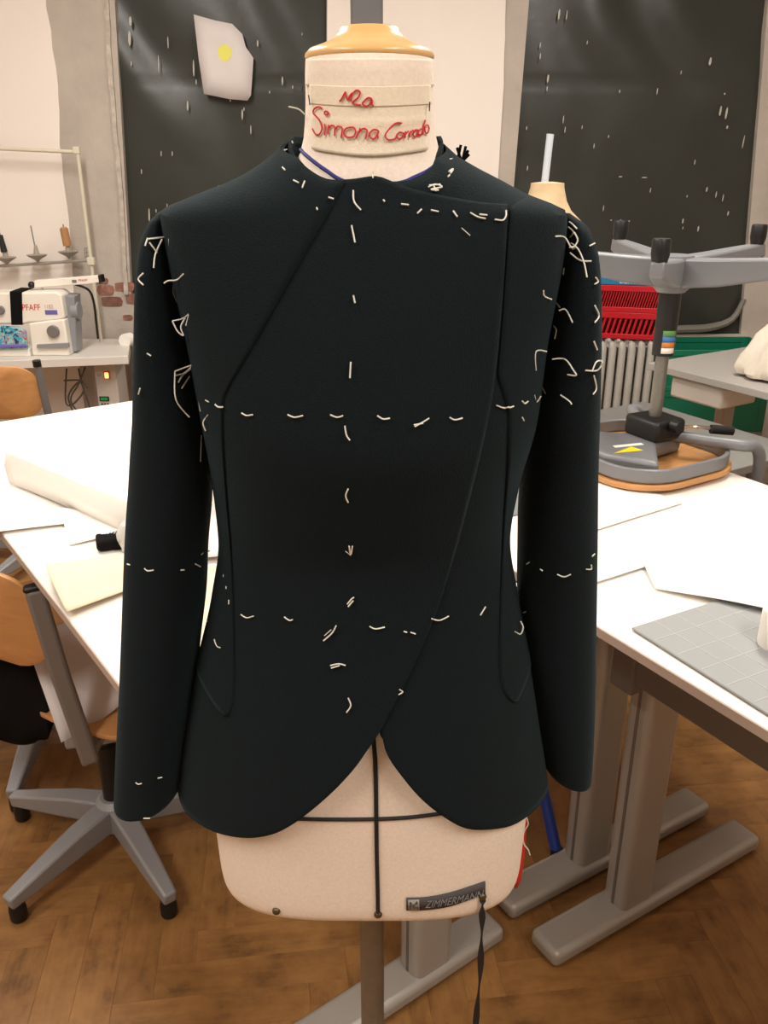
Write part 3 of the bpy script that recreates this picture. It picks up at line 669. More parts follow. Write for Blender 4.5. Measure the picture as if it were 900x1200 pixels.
for line in ST.replace('\n', '|').split('|'):
    pts = [tuple(map(float, s.split(','))) for s in line.split()]
    P = catmull([Vector((a, b, 0)) for a, b in pts], 5) if len(pts) > 2 else [Vector((pts[0][0], pts[0][1], 0)).lerp(Vector((pts[1][0], pts[1][1], 0)), t) for t in (0, .5, 1)]
    hits = []
    for p in P:
        r = ray(p.x, p.y).normalized(); h = jb.ray_cast(ORG, r, 1.2); hits.append(h[3]-.0042 if h[0] is not None else None)
    good = [h for h in hits if h is not None]; base = sum(good)/len(good) if good else (ORG-aty(P[0].x, P[0].y, YC-.02)).length
    lo = min(good) if good else base
    W3 = [ORG+ray(p.x, p.y).normalized()*(min(h, lo+.009) if h is not None else min(base, lo+.006))-JO for p, h in zip(P, hits)]
    thin = .55 if line.startswith(('236,510', '541,267', '203,330', '405,646', '388,738')) else 1
    MB().tube(W3, rad*thin, 5).build('basting_stitch', thread_m, jk)
# loose thread at the right hem
P = [aty(a, b, YC-.01)-JO for a, b in ((617, 958), (619, 966), (615, 973), (613, 981), (614, 989), (619, 996), (621, 1002))]
MB().tube(P, .0007, 5, 4).build('loose_thread', thread_m, jk)

# ------------------------------------------------------------------ big tables
def big_table(label, u0, u1, v0, v1, cols, beam_u, z=.90, ang=TANG):
    mu, mv = (u0+u1)/2, (v0+v1)/2; ca, sa = math.cos(ang), math.sin(ang)
    t = thing('work_table', label, 'table', Vector((ca*mu+sa*mv, sa*mu-ca*mv, 0)), ang)
    # local axes: x = u, y = -v
    cx, cv = (u0+u1)/2, (v0+v1)/2
    L = lambda u, v, zz: Vector((u-cx, -(v-cv), zz))
    MB().box((0, 0, z-.010), (u1-u0, v1-v0, .020)).build('table_top', white_lam, t, .002)
    eb = MB()
    for sx in (-1, 1): eb.box((sx*((u1-u0)/2+.0008), 0, z-.0110), (.0016, v1-v0, .017)); eb.box((0, sx*((v1-v0)/2+.0008), z-.0110), (u1-u0, .0016, .017))
    eb.build('edge_band', edge_m, t, smooth=False)
    for uc, v, f0, f1 in cols:
        MB().box(L(uc, v, .38), (.100, .068, .74)).build('column', alu, t, .018, seg=4)
        MB().box(L(uc-.050, v, .37), (.003, .008, .68)).build('column_groove', beam_m, t, .001)
        c = L((f0+f1)/2, v, .030); MB().box(c, (f1-f0, .088, .042)).build('foot', alu, t, .014, seg=3)
        MB().box(L((f0+f1)/2, v, .005), (f1-f0-.06, .06, .010)).build('foot_pad', blk, t)
        MB().box(L((u0+u1)/2, v, z-.045), (u1-u0-.16, .06, .05)).build('bracket', beam_m, t, .004)
        MB().box(L((uc+beam_u)/2, v, .735), (abs(uc-beam_u)+.05, .060, .15)).build('column_head', beam_m, t, .006)
    if len(cols) > 1:
        va, vb = cols[0][1], cols[1][1]
        MB().box(L(beam_u, (va+vb)/2, z-.182), (.04, abs(vb-va), .062)).build('beam', beam_m, t, .004)
    return t
tA = big_table('white work table at the right carrying the grey cutting mat and loose paper', .985, 1.80, -1.065, .55, [(1.27, -1.0, 1.01, 1.70), (1.27, .45, 1.01, 1.70)], 1.18)
tB = big_table('white work table under the upturned chair, behind the jacket', 1.0, 1.84, -2.75, -1.085, [(1.28, -1.148, 1.01, 1.69), (1.28, -2.65, 1.01, 1.69)], 1.30)
tC = big_table('white work table at the left covered in paper and cream pattern sheets', .325, 1.062, -2.75, -.96, [(.858, -1.028, .38, 1.055), (.858, -2.65, .38, 1.055)], .70, ang=R_(36))

def pxsheet(name, m, pts, par=None, nx=14, ny=10, bump=.002, solid=.0008, seed=0, label=None):
    # pts: 4 corners (px,py,z): TL, TR, BR, BL
    a, b, c, d = [atz(*p) for p in pts]; rows = []
    for j in range(ny+1):
        v = j/ny; row = []
        for i in range(nx+1):
            u = i/nx; p = a.lerp(b, u).lerp(d.lerp(c, u), v)
            row.append(p+Vector((0, 0, bump*(1+noise.noise(Vector((p.x*6, p.y*6, seed)))))))
        rows.append(row)
    return MB().grid(rows).build(name, m, par, solid=solid, offset=1)
def single(o, label, cat, group=None): return tag(o, label, cat, group)
# papers on table A
o = pxsheet('paper_sheet', paper_m, [(742, 640, .906), (1010, 574, .912), (1040, 742, .925), (768, 691, .903)], bump=.004, seed=1, ny=14); single(o, 'large white paper sheet lying beside the grey cutting mat', 'paper')
o = pxsheet('paper_sheet', paper_m, [(640, 662, .903), (760, 640, .918), (768, 662, .903), (650, 700, .9015)], bump=.003, seed=4); single(o, 'curled white paper across the joint of the right tables', 'paper')
o = pxsheet('paper_sheet', paper_m, [(640, 560, .903), (740, 568, .903), (800, 590, .903), (640, 640, .903)], bump=.001, seed=7); single(o, 'white paper on the table in front of the upturned chair', 'paper')
# cutting mat
m0 = atz(740, 738, .902); m1 = atz(862, 699, .902); e1 = (m1-m0).normalized(); e2 = Vector((e1.y, -e1.x, 0)); 
cm = thing('cutting_mat', 'grey cutting mat with pale grid lines on the right table corner', 'mat', m0, math.atan2(e1.y, e1.x))
MB().box((.30, -.28, .0025), (.60, .56, .004)).build('mat_sheet', mat_m, cm, .001)
mb = MB()
for i in range(1, 12): mb.box((.05*i, -.28, .0048), (.0012, .55, .0004))
for i in range(1, 11): mb.box((.30, -.05*i, .0048), (.59, .0012, .0004))
mb.build('grid_line', line_m, cm, smooth=False)['kind'] = 'stuff'
pr = thing('paper_roll', 'small white roll standing on the cutting mat at the right frame edge', 'roll', atz(910, 756, .9065))
MB().lathe([(.030, 0), (.031, .004), (.031, .062), (.029, .066), (.014, .066), (.012, .05)], 24).build('roll_body', paper_m, pr)
# grey mat below the upturned chair
o = pxsheet('desk_mat', dmat_m, [(600, 552, .902), (742, 540, .902), (738, 577, .902), (600, 605, .902)], bump=.0, solid=.002); single(o, 'dark grey mat lying under the upturned chair', 'mat')

# left table items
a = atz(10, 567, .902); b = atz(68, 592, .902); dirx = (b-a).normalized(); diry = Vector((-dirx.y, dirx.x, 0))
bx = thing('paper_bundle', 'thick white paper bundle at the far end of the left table', 'paper', a, math.atan2(dirx.y, dirx.x))
rows = []
for i, (y, z) in enumerate([(0.002, .001), (-.006, .05), (.004, .082), (.03, .090), (.20, .090), (.42, .088), (.46, .09), (.465, .002)]):
    rows.append([Vector((x, y+.004*math.sin(x*9+i), max(.001, z*(1-.15*max(0, x-.25))+.003*noise.noise(Vector((x*8, y*8, 2)))))) for x in [.54*k2/16 for k2 in range(17)]])
MB().grid(rows).build('wrapping', paper_m, bx, solid=.002)
MB().box((.27, .23, .038), (.51, .42, .070)).build('stack', paper_m, bx, .004)
o = pxsheet('paper_sheet', paper_m, [(-60, 575, .906), (60, 596, .906), (150, 606, .904), (-70, 632, .908)], bump=.0015, seed=2); single(o, 'white paper sheet jutting over the left table edge', 'paper')
o = pxsheet('paper_sheet', paper_m, [(70, 596, .908), (175, 600, .908), (175, 618, .906), (82, 640, .902)], bump=.002, seed=9); single(o, 'white paper sheet next to the black pouch on the left table', 'paper')
# cream pattern paper curling over the edge
rows = []
tl, tr, br, bl = (58, 662), (235, 636), (235, 660), (80, 724)
for j in range(15):
    v = j/14; row = []
    for i in range(25):
        u = i/24; px = (1-u)*((1-v)*tl[0]+v*bl[0])+u*((1-v)*tr[0]+v*br[0]); py = (1-u)*((1-v)*tl[1]+v*bl[1])+u*((1-v)*tr[1]+v*br[1])
        px -= 9*math.sin(math.pi*v)*(1-u); p = atz(px, py, .903); lift = .034*math.sin(math.pi*min(1, v*1.05))*(1-.6*u)+.012*v*(1-u)
        if u < .12: lift -= 0
        row.append(p+Vector((0, 0, max(0, lift))))
    rows.append(row)
o = MB().grid(rows).build('pattern_paper', cream_m, None, solid=.0008, offset=1); single(o, 'cream pattern paper curling at the left table edge', 'paper')
o = pxsheet('pattern_paper', cream_m, [(228, 668, .904), (275, 660, .904), (290, 770, .904), (225, 790, .904)], bump=.001, seed=3); single(o, 'cream paper seen in the gap between left sleeve and jacket waist', 'paper')
o = pxsheet('paper_sheet', paper_pin, [(215, 585, .902), (290, 580, .902), (290, 655, .902), (215, 662, .902)], bump=.008, seed=13); single(o, 'crumpled pale paper behind the left sleeve elbow', 'paper')
pz = thing('pouch', 'black fabric pouch with white marks on the left table', 'pouch', atz(131, 640, .902), .2)
MB().prism([(-.034, .026), (-.012, .018), (.010, .030), (.036, .020), (.034, -.028), (.004, -.024), (-.026, -.030)], .0, .024).build('pouch_body', blkcloth, pz, .008, seg=3)
mb = MB()
for q in range(5): mb.tube([(-.016+.006*q, -.004+.003*(q % 2), .030), (-.013+.006*q, .004, .0305)], .0007, 4)
mb.build('printed_mark', txt_white, pz)
pbg = thing('plastic_bag', 'crumpled clear plastic bag beside the black pouch', 'bag', atz(158, 645, .902))
MB().blob((0, 0, .036), (.032, .03, .036), 18, 12, .5, 4).build('bag_film', mat('frosted_film', rgb(226, 226, 224), .35, alpha=.75), pbg)

# ------------------------------------------------------------------ swivel chairs
def star_base(par, ang, z0=0, inv=False):
    greymet = greymet_dim if inv else MATS['grey_powder_coat']  # inverted base takes the darker copy of the same grey
    s = -1 if inv else 1; Z = lambda z: z0+s*z
    MB().lathe([(.045, Z(.062)), (.048, Z(.072)), (.046, Z(.137)), (.034, Z(.150))] if not inv else [(.034, Z(.150)), (.046, Z(.137)), (.048, Z(.072)), (.045, Z(.062))], 20).build('hub', greymet, par)
    for i in range(5):
        a = ang+i*2*math.pi/5; d = Vector((math.cos(a), math.sin(a), 0)); P = lambda r, z: d*r+Vector((0, 0, Z(z)))
        leg = MB().bar([P(.03, .102), P(.12, .094), P(.22, .079), P(.318, .064)], [.056, .050, .042, .032], [.070, .064, .050, .034]).build('base_leg', greymet, par, .006)
        mb = MB(); mb.tube([P(.298, .001), P(.298, .006), P(.298, .034), P(.298, .050)], [.0175, .020, .020, .0165], 16); mb.build('glide', blk, leg)
def rrect(w, d, r, n=6, taper=0):
    out = []
    for cx, cy, a0 in ((w/2-r, d/2-r, 0), (-w/2+r, d/2-r, 90), (-w/2+r, -d/2+r, 180), (w/2-r, -d/2+r, 270)):
        for i in range(n+1):
            a = math.radians(a0+90*i/n); x = cx+r*math.cos(a); y = cy+r*math.sin(a); out.append((x*(1-taper*(y/d)), y))
    return out
def bent_ply(name, par, w, h, r, curve, place, th=.011):
    # panel in local (s,t): grid inside rounded rect by radial rings
    ring = rrect(w, h, r, 6); n = len(ring); rows = []
    for f in (.0, .25, .5, .75, 1.0): rows.append([place(x*f, y*f) for x, y in ring])
    mb = MB(); mb.grid(rows[1:], True); c = len(mb.v); mb.v.append(rows[0][0]); mb.f += [(c, (i+1) % n, i) for i in range(n)]
    return mb.build(name, ply, par, solid=th, offset=0, bevel=.002)
def swivel(label, hub, face, base_ang, zseat=.44, backs=((.15, .87),), garment=False, tub=None):
    t = thing('swivel_chair', label, 'chair', (hub[0], hub[1], 0), face-math.pi/2, 'plywood swivel chairs around the tables')
    star_base(t, base_ang-(face-math.pi/2))
    MB().tube([(0, 0, .15), (0, 0, .30)], .025, 16).build('column_sleeve', blk, t); MB().tube([(0, 0, .28), (0, 0, zseat-.04)], .014, 12).build('gas_column', chrome, t)
    MB().box((0, 0, zseat-.045), (.16, .20, .045)).build('mechanism', greymet, t, .008)
    bent_ply('seat', t, .40, .40, .12, 0, lambda x, y: Vector((x, y, zseat+.10*x*x+.25*min(0, y)**2-.5*max(0, y-.08)**2)))
    for s in (-1, 1):
        MB().tube([(s*.03, .02, zseat-.03), (s*.14, -.05, zseat-.025), (s*.185, -.13, zseat-.005), (s*.19, -.18, zseat+.08), (s*.19, -.215, zseat+.26), (s*.19, -.235, zseat+.42)], .0145, 12, 4).build('back_tube', tubegrey, t)
        MB().tube([(s*.19, -.235, zseat+.41), (s*.19, -.2365, zseat+.432)], .0155, 12).build('tube_cap', blk, t)
    bent_ply('backrest', t, .37, .21, .085, 0, lambda x, y: Vector((x, -.215-.06*(1-(x/.19)**2)-y*.12, zseat+.31+y)))
    return t
# left foreground chair, custom: base, seat and one visible oval back tube
c1 = thing('swivel_chair', 'plywood swivel chair at the left with paper and black garment on its seat', 'chair', (-.69, 1.735, 0))
HB = Vector((-.69, 1.735, 0)); star_base(c1, R_(20))
MB().tube([(0, 0, .15), (0, 0, .31)], .025, 16).build('column_sleeve', blk, c1); MB().tube([(0, 0, .29), (0, 0, .40)], .014, 12).build('gas_column', chrome, c1)
MB().box((.02, 0, .392), (.20, .16, .05), RZ(.25)).build('mechanism', greymet, c1, .008)
fdir = Vector((.42, .907, 0)); wdir = Vector((-.907, .42, 0))
sc0 = Vector((.055, .055, .43))
bent_ply('seat', c1, .40, .37, .13, 0, lambda x, y: sc0+wdir*x+fdir*y+Vector((0, 0, .12*x*x+.3*min(0, y)**2)))
tb = atz(104, 886, .40)-HB; tt = atz(40, 690, .83)-HB
mb = MB(); ex = (tt-tb).normalized(); mb.bar([tb-ex*.02, tb, tb.lerp(tt, .5)+Vector((-.004, 0, 0)), tt], .040, .024, up=(.3, -.9, .2)); tube = mb.build('back_tube', tubegrey, c1, .009, seg=3)
MB().bar([tt-ex*.002, tt+ex*.010], .043, .027, up=(.3, -.9, .2)).build('tube_cap', blk, tube, .008, seg=3)
MB().bar([tb+Vector((0, 0, .01)), tb+fdir*.06+wdir*.03+Vector((0, 0, .0)), Vector((0, 0, .385))], .035, .02).build('seat_arm', greymet, c1, .004)
t2 = tt+wdir*.36; b2 = tb+wdir*.36
MB().bar([b2, t2], .040, .024, up=(.3, -.9, .2)).build('back_tube', tubegrey, c1, .009, seg=3)
MB().bar([b2+Vector((0, 0, .01)), b2+fdir*.06-wdir*.03, Vector((0, 0, .385))], .035, .02).build('seat_arm', greymet, c1, .004)
bc = tt+wdir*.225-ex*.105+fdir*.018
bent_ply('backrest', c1, .40, .235, .10, 0, lambda x, y: bc+wdir*x+ex*(y)+fdir*(-.035*(1-(x/.2)**2)+.012), .012)
# paper leaning on the seat
pa = [atz(30, 752, .60), atz(152, 700, .62), atz(152, 820, .455), atz(72, 872, .435)]
rows = [[pa[0].lerp(pa[1], i/10).lerp(pa[3].lerp(pa[2], i/10), j/8)+Vector((0, 0, .006*math.sin(i*.5+j*.3))) for i in range(11)] for j in range(9)]
o = MB().grid(rows).build('paper_sheet', paper_pin, None, solid=.001); single(o, 'pale grey paper sheet leaning on the seat of the left chair', 'paper')
# black garment hanging off the seat
rows = []
gl = [((12, 762), (60, 768)), ((-8, 790), (62, 800)), ((-30, 815), (64, 828)), ((-45, 838), (66, 846)), ((-50, 852), (62, 858))]
zz = [.56, .50, .44, .41, .36]
for j, ((a, b), z) in enumerate(zip(gl, zz)):
    A, B = atz(*a, z), atz(*b, z); rows.append([A.lerp(B, i/12)+Vector((0, .012*noise.noise(Vector((i*.5, j, 1))), .012*math.sin(i*.9+j))) for i in range(13)])
o = MB().grid(rows).build('garment', blkcloth, None, solid=.03, subsurf=2); single(o, 'black garment draped over the back of the left chair seat', 'clothing')
c2 = swivel('grey swivel chair base tucked under the left table, behind the nearer chair', (-1.03, 2.15), math.atan2(UY, UX), R_(275), zseat=.44); del c2['group']
c3 = swivel('plywood swivel chair in front of the sewing machine table', (-1.47, 3.42), R_(85), R_(30), zseat=.52); del c3['group']
# upturned chair on table B: local x = u, y = -v, origin at table top under hub
uh, vh = 1.725, -1.49
c4 = thing('upturned_chair', 'grey swivel chair turned upside down on the right rear table', 'chair', W(uh, vh, .9025), TANG)
bent_ply('seat', c4, .40, .41, .13, 0, lambda x, y: Vector((x-.045, y, .012+.09*y*y+.15*max(0, x)**2)), .013)
ring = [Vector((x-.045, y, .040+.06*y*y)) for x, y in rrect(.37, .385, .12, 8)]; ring.append(ring[0]); ring.append(ring[1])
MB().bar(ring, .012, .034).build('seat_frame', greymet_dim, c4, .003)
mb = MB(); mb.prism([(-.22, -.05), (-.16, -.17), (-.05, -.06), (.05, -.05), (.09, -.02), (.09, .05), (-.05, .06), (-.16, .17), (-.22, .05)], .030, .072); mb.build('seat_plate', greymet_dim, c4, .012, seg=3)
MB().prism([(-.055, -.06), (.05, -.065), (.06, .05), (-.05, .06)], .07, .125).build('mechanism', blk, c4, .012, seg=3)
MB().tube([(-.005, -.066, .115), (-.005, -.09, .115)], .016, 12).build('tension_knob', blk, c4)
lv = MB().tube([(.03, -.05, .10), (.06, -.08, .105), (.09, -.10, .102), (.115, -.115, .098)], .005, 8, 3).build('lever', chrome, c4)
MB().tube([(.095, -.105, .10), (.148, -.132, .094)], .012, 10).build('lever_grip', blk, lv)
MB().tube([(0, 0, .11), (0, 0, .30)], .0165, 16).build('gas_column', steel, c4)
MB().tube([(0, 0, .285), (0, 0, .52)], .0275, 20).build('column_sleeve', blk, c4)
star_base(c4, R_(30)-TANG, z0=.592, inv=True)
MB().tube([(0, 0, .40), (0, 0, .515)], .0285, 20, caps=True).build('hub_collar', greymet_dim, c4) if False else None
for s in (-1, 1):
    MB().tube([(.03, s*.04, .075), (.08, s*.13, .075), (.12, s*.19, .075), (.155, s*.2, .068), (.18, s*.2, .035), (.187, s*.2, -.03), (.195, s*.2, -.20), (.21, s*.2, -.34)], .0155, 12, 4).build('back_tube', greymet_dim, c4)
bent_ply('backrest', c4, .38, .20, .08, 0, lambda x, y: Vector((.235+.03*(1-(x/.19)**2), x, -.24+y)))
# stickers on the column and plate
vdir = (Matrix.Rotation(-TANG, 3, 'Z') @ Vector((-.30, -.95, 0))).normalized(); tdir = Vector((-vdir.y, vdir.x, 0))
def sticker(m, z, h, par, w=.036, off=0):
    rows = []
    for zz_ in (z, z+h):
        rows.append([(vdir*math.cos(a)+tdir*math.sin(a))*.0281+Vector((0, 0, zz_)) for a in [(-.2+1.3*i/6+off) for i in range(7)]])
    MB().grid(rows).build('sticker', m, par, solid=.0004)
for i, m in enumerate((white_pl, orange_st, blue_st, green_st)): sticker(m, .293+.0145*i, .0137, c4)
mb = MB(); mb.prism([(-.20, -.06), (-.12, -.082), (-.125, -.045)], .0722, .0728); mb.build('warning_sticker', yellow_st, c4, smooth=False)
mb = MB(); mb.prism([(-.165, -.03), (-.085, -.05), (-.08, -.035), (-.16, -.015)], .0722, .0728); mb.build('sticker', white_pl, c4, smooth=False)

# ------------------------------------------------------------------ second bust behind
f2 = thing('dress_form', 'second smaller bust with beige neck and pale pole, behind the right shoulder', 'mannequin', (aty(640, 240, 3.05).x, 3.05, 0))
z1 = aty(640, 213, 3.05).z; rr = .057
MB().lathe([(.14, .72), (.17, .80), (.165, .92), (.125, 1.10), (.15, 1.24), (.165, z1-.22), (.14, z1-.14), (.085, z1-.09), (.068, z1-.06), (rr, z1-.02), (rr*.97, z1-.004), (.02, z1)], 28, sy=.8).build('torso', mat('beige_canvas', rgb(196, 170, 134), .9, noise_amt=.1, noise_scale=16), f2)
MB().tube([(-.01, 0, z1-.01), (-.002, 0, aty(640, 157, 3.05).z)], .012, 12).build('top_rod', mat('pale_pole', rgb(190, 198, 206), .4), f2)
MB().tube([(0, 0, .03), (0, 0, .75)], .015, 12).build('stand_pole', steel, f2); MB().lathe([(.15, 0), (.15, .015), (.03, .04), (.02, .05)], 28).build('stand_base', tubegrey, f2)

# ------------------------------------------------------------------ right background: radiator, crates, grey tables
def radiator(label, x0, n, ztop, y):
    t = thing('radiator', label, 'radiator', (x0, y, 0)); first = None
    for i in range(n):
        if first is None:
            mb = MB()
            for yy_ in (-.05, .05): mb.tube([(0, yy_, .12), (0, yy_, ztop-.025), (0, yy_*.8, ztop-.006), (0, yy_*.5, ztop)], [.0185, .0185, .0165, .008], 10)
            mb.box((0, 0, ztop-.05), (.034, .10, .05)); mb.box((0, 0, .15), (.034, .10, .05))
            o = mb.build('radiator_section', rad_m, t); first = o.data
        else: o = bpy.data.objects.new('radiator_section', first); COL.objects.link(o); o.parent = t
        o.location = (i*.046, 0, 0)
    for x in (.0, (n-1)*.046): MB().box((x, 0, .06), (.03, .12, .121)).build('radiator_foot', rad_m, t)
    return t
r1 = radiator('grey column radiator below the right window, under the red crate', .95, 8, .840, 4.10)
r2 = radiator('grey column radiator with round valve below the left window', -1.19, 9, .90, 4.27)
mb = MB(); p0 = Vector((.03, -.02, .82))
MB().tube([(-.02, 0, .82), (-.10, 0, .82)], .016, 12).build('valve_pipe', white_pl, r2)
MB().tube([(-.07, -.03, .82), (-.085, -.075, .822)], [.035, .033], 16).build('valve_head', white_pl, r2)
MB().tube([(-.10, .05, .82), (-.10, .05, .0)], .011, 10).build('supply_pipe', rad_m, r2)

def crate(label, loc, rz, size, m, rows_=2, slats=9):
    w, d, h = size; t = thing('crate', label, 'crate', loc, rz)
    box('crate_base', m, t, (0, 0, .006), (w-.006, d-.006, .010))
    for nm, c, ln, ax in (('front', (0, -d/2), w, 0), ('back', (0, d/2), w, 0), ('side', (-w/2, 0), d, 1), ('side', (w/2, 0), d, 1)):
        mb = MB(); sz = lambda a, b, z: ((a, b, z) if ax == 0 else (b, a, z))
        for zc, hh in ((.012, .024), (h-.014, .028)): mb.box((c[0], c[1], zc), sz(ln, .012, hh))
        if rows_ > 1: mb.box((c[0], c[1], h*.5), sz(ln, .010, .018))
        for e in (-1, 1): mb.box((c[0]+(e*(ln/2-.016) if ax == 0 else 0), c[1]+(e*(ln/2-.016) if ax == 1 else 0), h/2), sz(.032, .0125, h))
        mb.build('crate_%s' % nm, m, t, .002)
        sl = MB()
        for i in range(slats):
            o_ = -ln/2+.04+(ln-.08)*(i+.5)/slats; R = Matrix.Rotation(.22, 3, 'Y' if ax == 0 else 'X'); sl.box((c[0]+(o_ if ax == 0 else 0), c[1]+(o_ if ax == 1 else 0), h/2), sz((ln-.08)/slats*.42, .006, h-.02), R if i % 1 == 0 else None)
        
        if not slats: sl.box((c[0], c[1], h/2), sz(ln-.05, .005, h-.03)); sl.build('wall_panel', m, t, smooth=False)
        else: sl.build('slat', m, t, smooth=False)['kind'] = 'stuff'
    return t
CR = (1.19, 4.23)
crate('red plastic crate on the radiator, lower of the two', (CR[0], CR[1], .846), R_(-14), (.37, .22, .125), red_pl, 1, 12)
crate('red plastic crate stacked on the other red crate, upper of the two', (CR[0], CR[1], .972), R_(-14), (.37, .22, .125), red_pl, 1, 24)
lb = thing('flat_box', 'flat blue box with white lettering on top of the red crates', 'box', (CR[0]-.01, CR[1]-.005, 1.098), R_(-14))
box('box_body', blue_box_m, lb, (0, 0, .016), (.36, .21, .030)); box('box_lid', dark_card, lb, (-.02, .01, .0325), (.30, .18, .003), .001)
text_on('box_lettering', 'LIGHT PAD', .026, txt_white, lb, (.02, -.1055, .016), (1, 0, 0), (0, 0, 1))
t = crate('green plastic crate behind the grey table, lower of the two', (1.59, 4.19, .41), R_(0), (.53, .32, .20), green_pl, 1, 0)
crate('green plastic crate behind the grey table, upper of the two', (1.59, 4.19, .612), R_(0), (.53, .32, .20), green_pl, 1, 0)
st = thing('low_stand', 'low grey stand carrying the green crates by the rear wall', 'stand', (1.59, 4.19, 0))
box('stand_top', dgrey_lam, st, (0, 0, .395), (.54, .33, .028)); 
for sx in (-.25, .25):
    for sy in (-.15, .15): box('leg', tubegrey, st, (sx, sy, .19), (.025, .025, .38))

def plain_table(name, label, corner, lu, lv, z, m, legs=True, th=.03, legm=None):
    cu, cv = corner   # near-left reference (u,v); extends +u by lu and +v by lv
    t = thing(name, label, 'table', W(cu+lu/2, cv+lv/2), TANG)
    MB().box((0, 0, z-th/2), (lu, lv, th)).build('table_top', m, t, .003)
    for sy in (-1, 1):
        y = sy*(lv/2-.16)
        MB().box((0, y, (z-th)/2+.02), (.07, .05, z-th-.04)).build('column', legm or grey_lam, t, .006)
        MB().box((0, y, .02), (lu*.85, .06, .04)).build('foot', legm or grey_lam, t, .006)
        MB().prism([(-lu*.38, y-.02), (lu*.38, y-.02), (lu*.38, y+.02), (-lu*.38, y+.02)], z-th-.05, z-th).build('bracket', legm or grey_lam, t, .003)
    return t
gu, gv = 2.81, -2.50
tG = plain_table('side_table', 'light grey table at the right rear holding the cotton bag', (gu, gv), .68, 1.3, .85, grey_lam, legm=mat('beige_column', rgb(186, 172, 156), .5))
tr = MB().box((-.19, .42, .765), (.22, .26, .09)).build('drawer_tray', white_pl, tG, .012, label='white plastic tray hung under the top')
hu, hv = 2.21, -2.40
tH = plain_table('side_table', 'lower grey table behind the upturned chair', (hu, hv), .49, .75, .72, dgrey_lam, legm=tubegrey)
# cotton bag on grey table
bp_ = atz(905, 448, .859); bg = thing('cotton_bag', 'crumpled natural cotton bag on the light grey table', 'bag', bp_)
rows = []; H_ = 14
for j in range(H_+1):
    t = j/H_; zz_ = .004+.285*t; row = []
    R0 = .205*(1-t)**.75+.05*math.sin(math.pi*t)**.5*(1-.3*t)+.012
    for i in range(64):
        a = 2*math.pi*i/64; w = 1+.16*noise.noise(Vector((math.cos(a)*2.2, math.sin(a)*2.2, t*2.0)))+.07*noise.noise(Vector((math.cos(a)*6, math.sin(a)*6, t*4)))
        row.append(Vector((.14+R0*w*math.cos(a)+.03*t, .12+R0*.8*w*math.sin(a), zz_+.018*noise.noise(Vector((math.cos(a)*3, math.sin(a)*3, t*5)))*min(1, j))))
    rows.append(row)
mb = MB(); mb.grid(rows, True); mb.f.append([H_*64+i for i in range(64)]); mb.f.append(list(range(64))[::-1]); mb.build('bag_body', cotton, bg)

# blue stool under the tables
bs = thing('stool', 'blue tubular stool under the work tables, one leg showing', 'stool', (.25, 2.0, 0))
MB().lathe([(.15, .47), (.165, .475), (.165, .495), (.155, .505), (.01, .505)], 28).build('seat', blue_tube, bs)
f0 = atz(652, 1012, 0)-Vector((.25, 2.0, 0))
for i in range(4):
    q = Matrix.Rotation(i*math.pi/2, 3, 'Z') @ Vector((f0.x, f0.y, 0)); tp_ = q*.45
    l = MB().tube([(q.x, q.y, .025), (tp_.x, tp_.y, .475)], .0145, 12).build('leg', blue_tube, bs); MB().tube([(q.x*1.01, q.y*1.01, 0), (q.x*.99, q.y*.99, .045)], .017, 12).build('foot_cap', blk, l)

# ------------------------------------------------------------------ left background: sewing corner
ZT2 = .80
st_ = thing('sewing_table', 'pale grey industrial sewing table with lit orange power switch', 'table', (-1.6, 4.1, 0))
SO = Vector((-1.6, 4.1, 0))
tpoly = [atz(50, 421, ZT2)-SO, atz(150, 417, ZT2)-SO, Vector((-1.262+1.6, 4.24-4.1, 0)), Vector((-1.36+1.6, 4.36-4.1, 0)), Vector((-2.5+1.6, 4.36-4.1, 0)), Vector((-2.5+1.6, 3.70-4.1, 0))]
MB().prism([(p.x, p.y) for p in tpoly], ZT2-.04, ZT2).build('table_top', mat('pale_table', rgb(214, 208, 200), .5), st_, .003)
for dx, nm in ((-.72, 'leg'), (.19, 'leg')): MB().box((dx, .08, .38), (.05, .09, .76)).build(nm, grey_lam, st_, .004); MB().box((dx, .02, .015), (.06, .5, .03)).build('foot', grey_lam, st_, .004)
cpn = aty(121, 460, 3.98)-SO
pan = MB().box((cpn.x, .02, .60), (.105, .16, .33)).build('control_box', mat('control_box_grey', rgb(196, 186, 178), .5), st_, .006)
sw = aty(121, 443, 3.98)-SO; MB().box((sw.x, -.063, sw.z), (.030, .008, .038)).build('switch_bezel', mat('switch_red', rgb(190, 90, 60), .4), pan, .003)
MB().box((sw.x, -.068, sw.z), (.019, .008, .028)).build('power_switch', lamp_or, pan, .003)
dsp = aty(118, 471, 3.98)-SO; MB().box((dsp.x, -.062, dsp.z), (.046, .006, .023)).build('display_frame', blk, pan, .001); MB().box((dsp.x, -.066, dsp.z), (.034, .003, .014)).build('display', led_gr, pan, .0005)
mb = MB()
for i in range(3):
    for j in range(2): mb.box((dsp.x-.014+.014*i, -.061, dsp.z-.026-.012*j), (.008, .006, .006))
    k_ = None
mb.build('button', blk, pan)
text_on('printed_mark', 'CE', .016, txt_dark, pan, (sw.x-.038, -.060, sw.z), (1, 0, 0), (0, 0, 1))
mb = MB()
cb = [(92, 432), (96, 450), (103, 470), (108, 490)], [(78, 432), (77, 470), (85, 474), (98, 458), (92, 448), (80, 466), (90, 490)], [(100, 430), (92, 450), (83, 470), (100, 492)], [(75, 446), (95, 446), (103, 455)]
for c in cb: mb.tube([aty(a, b, 3.99)-SO for a, b in c], .0045, 6, 5)
mb.build('cable', mat('brown_cable', rgb(72, 62, 54), .6), st_)

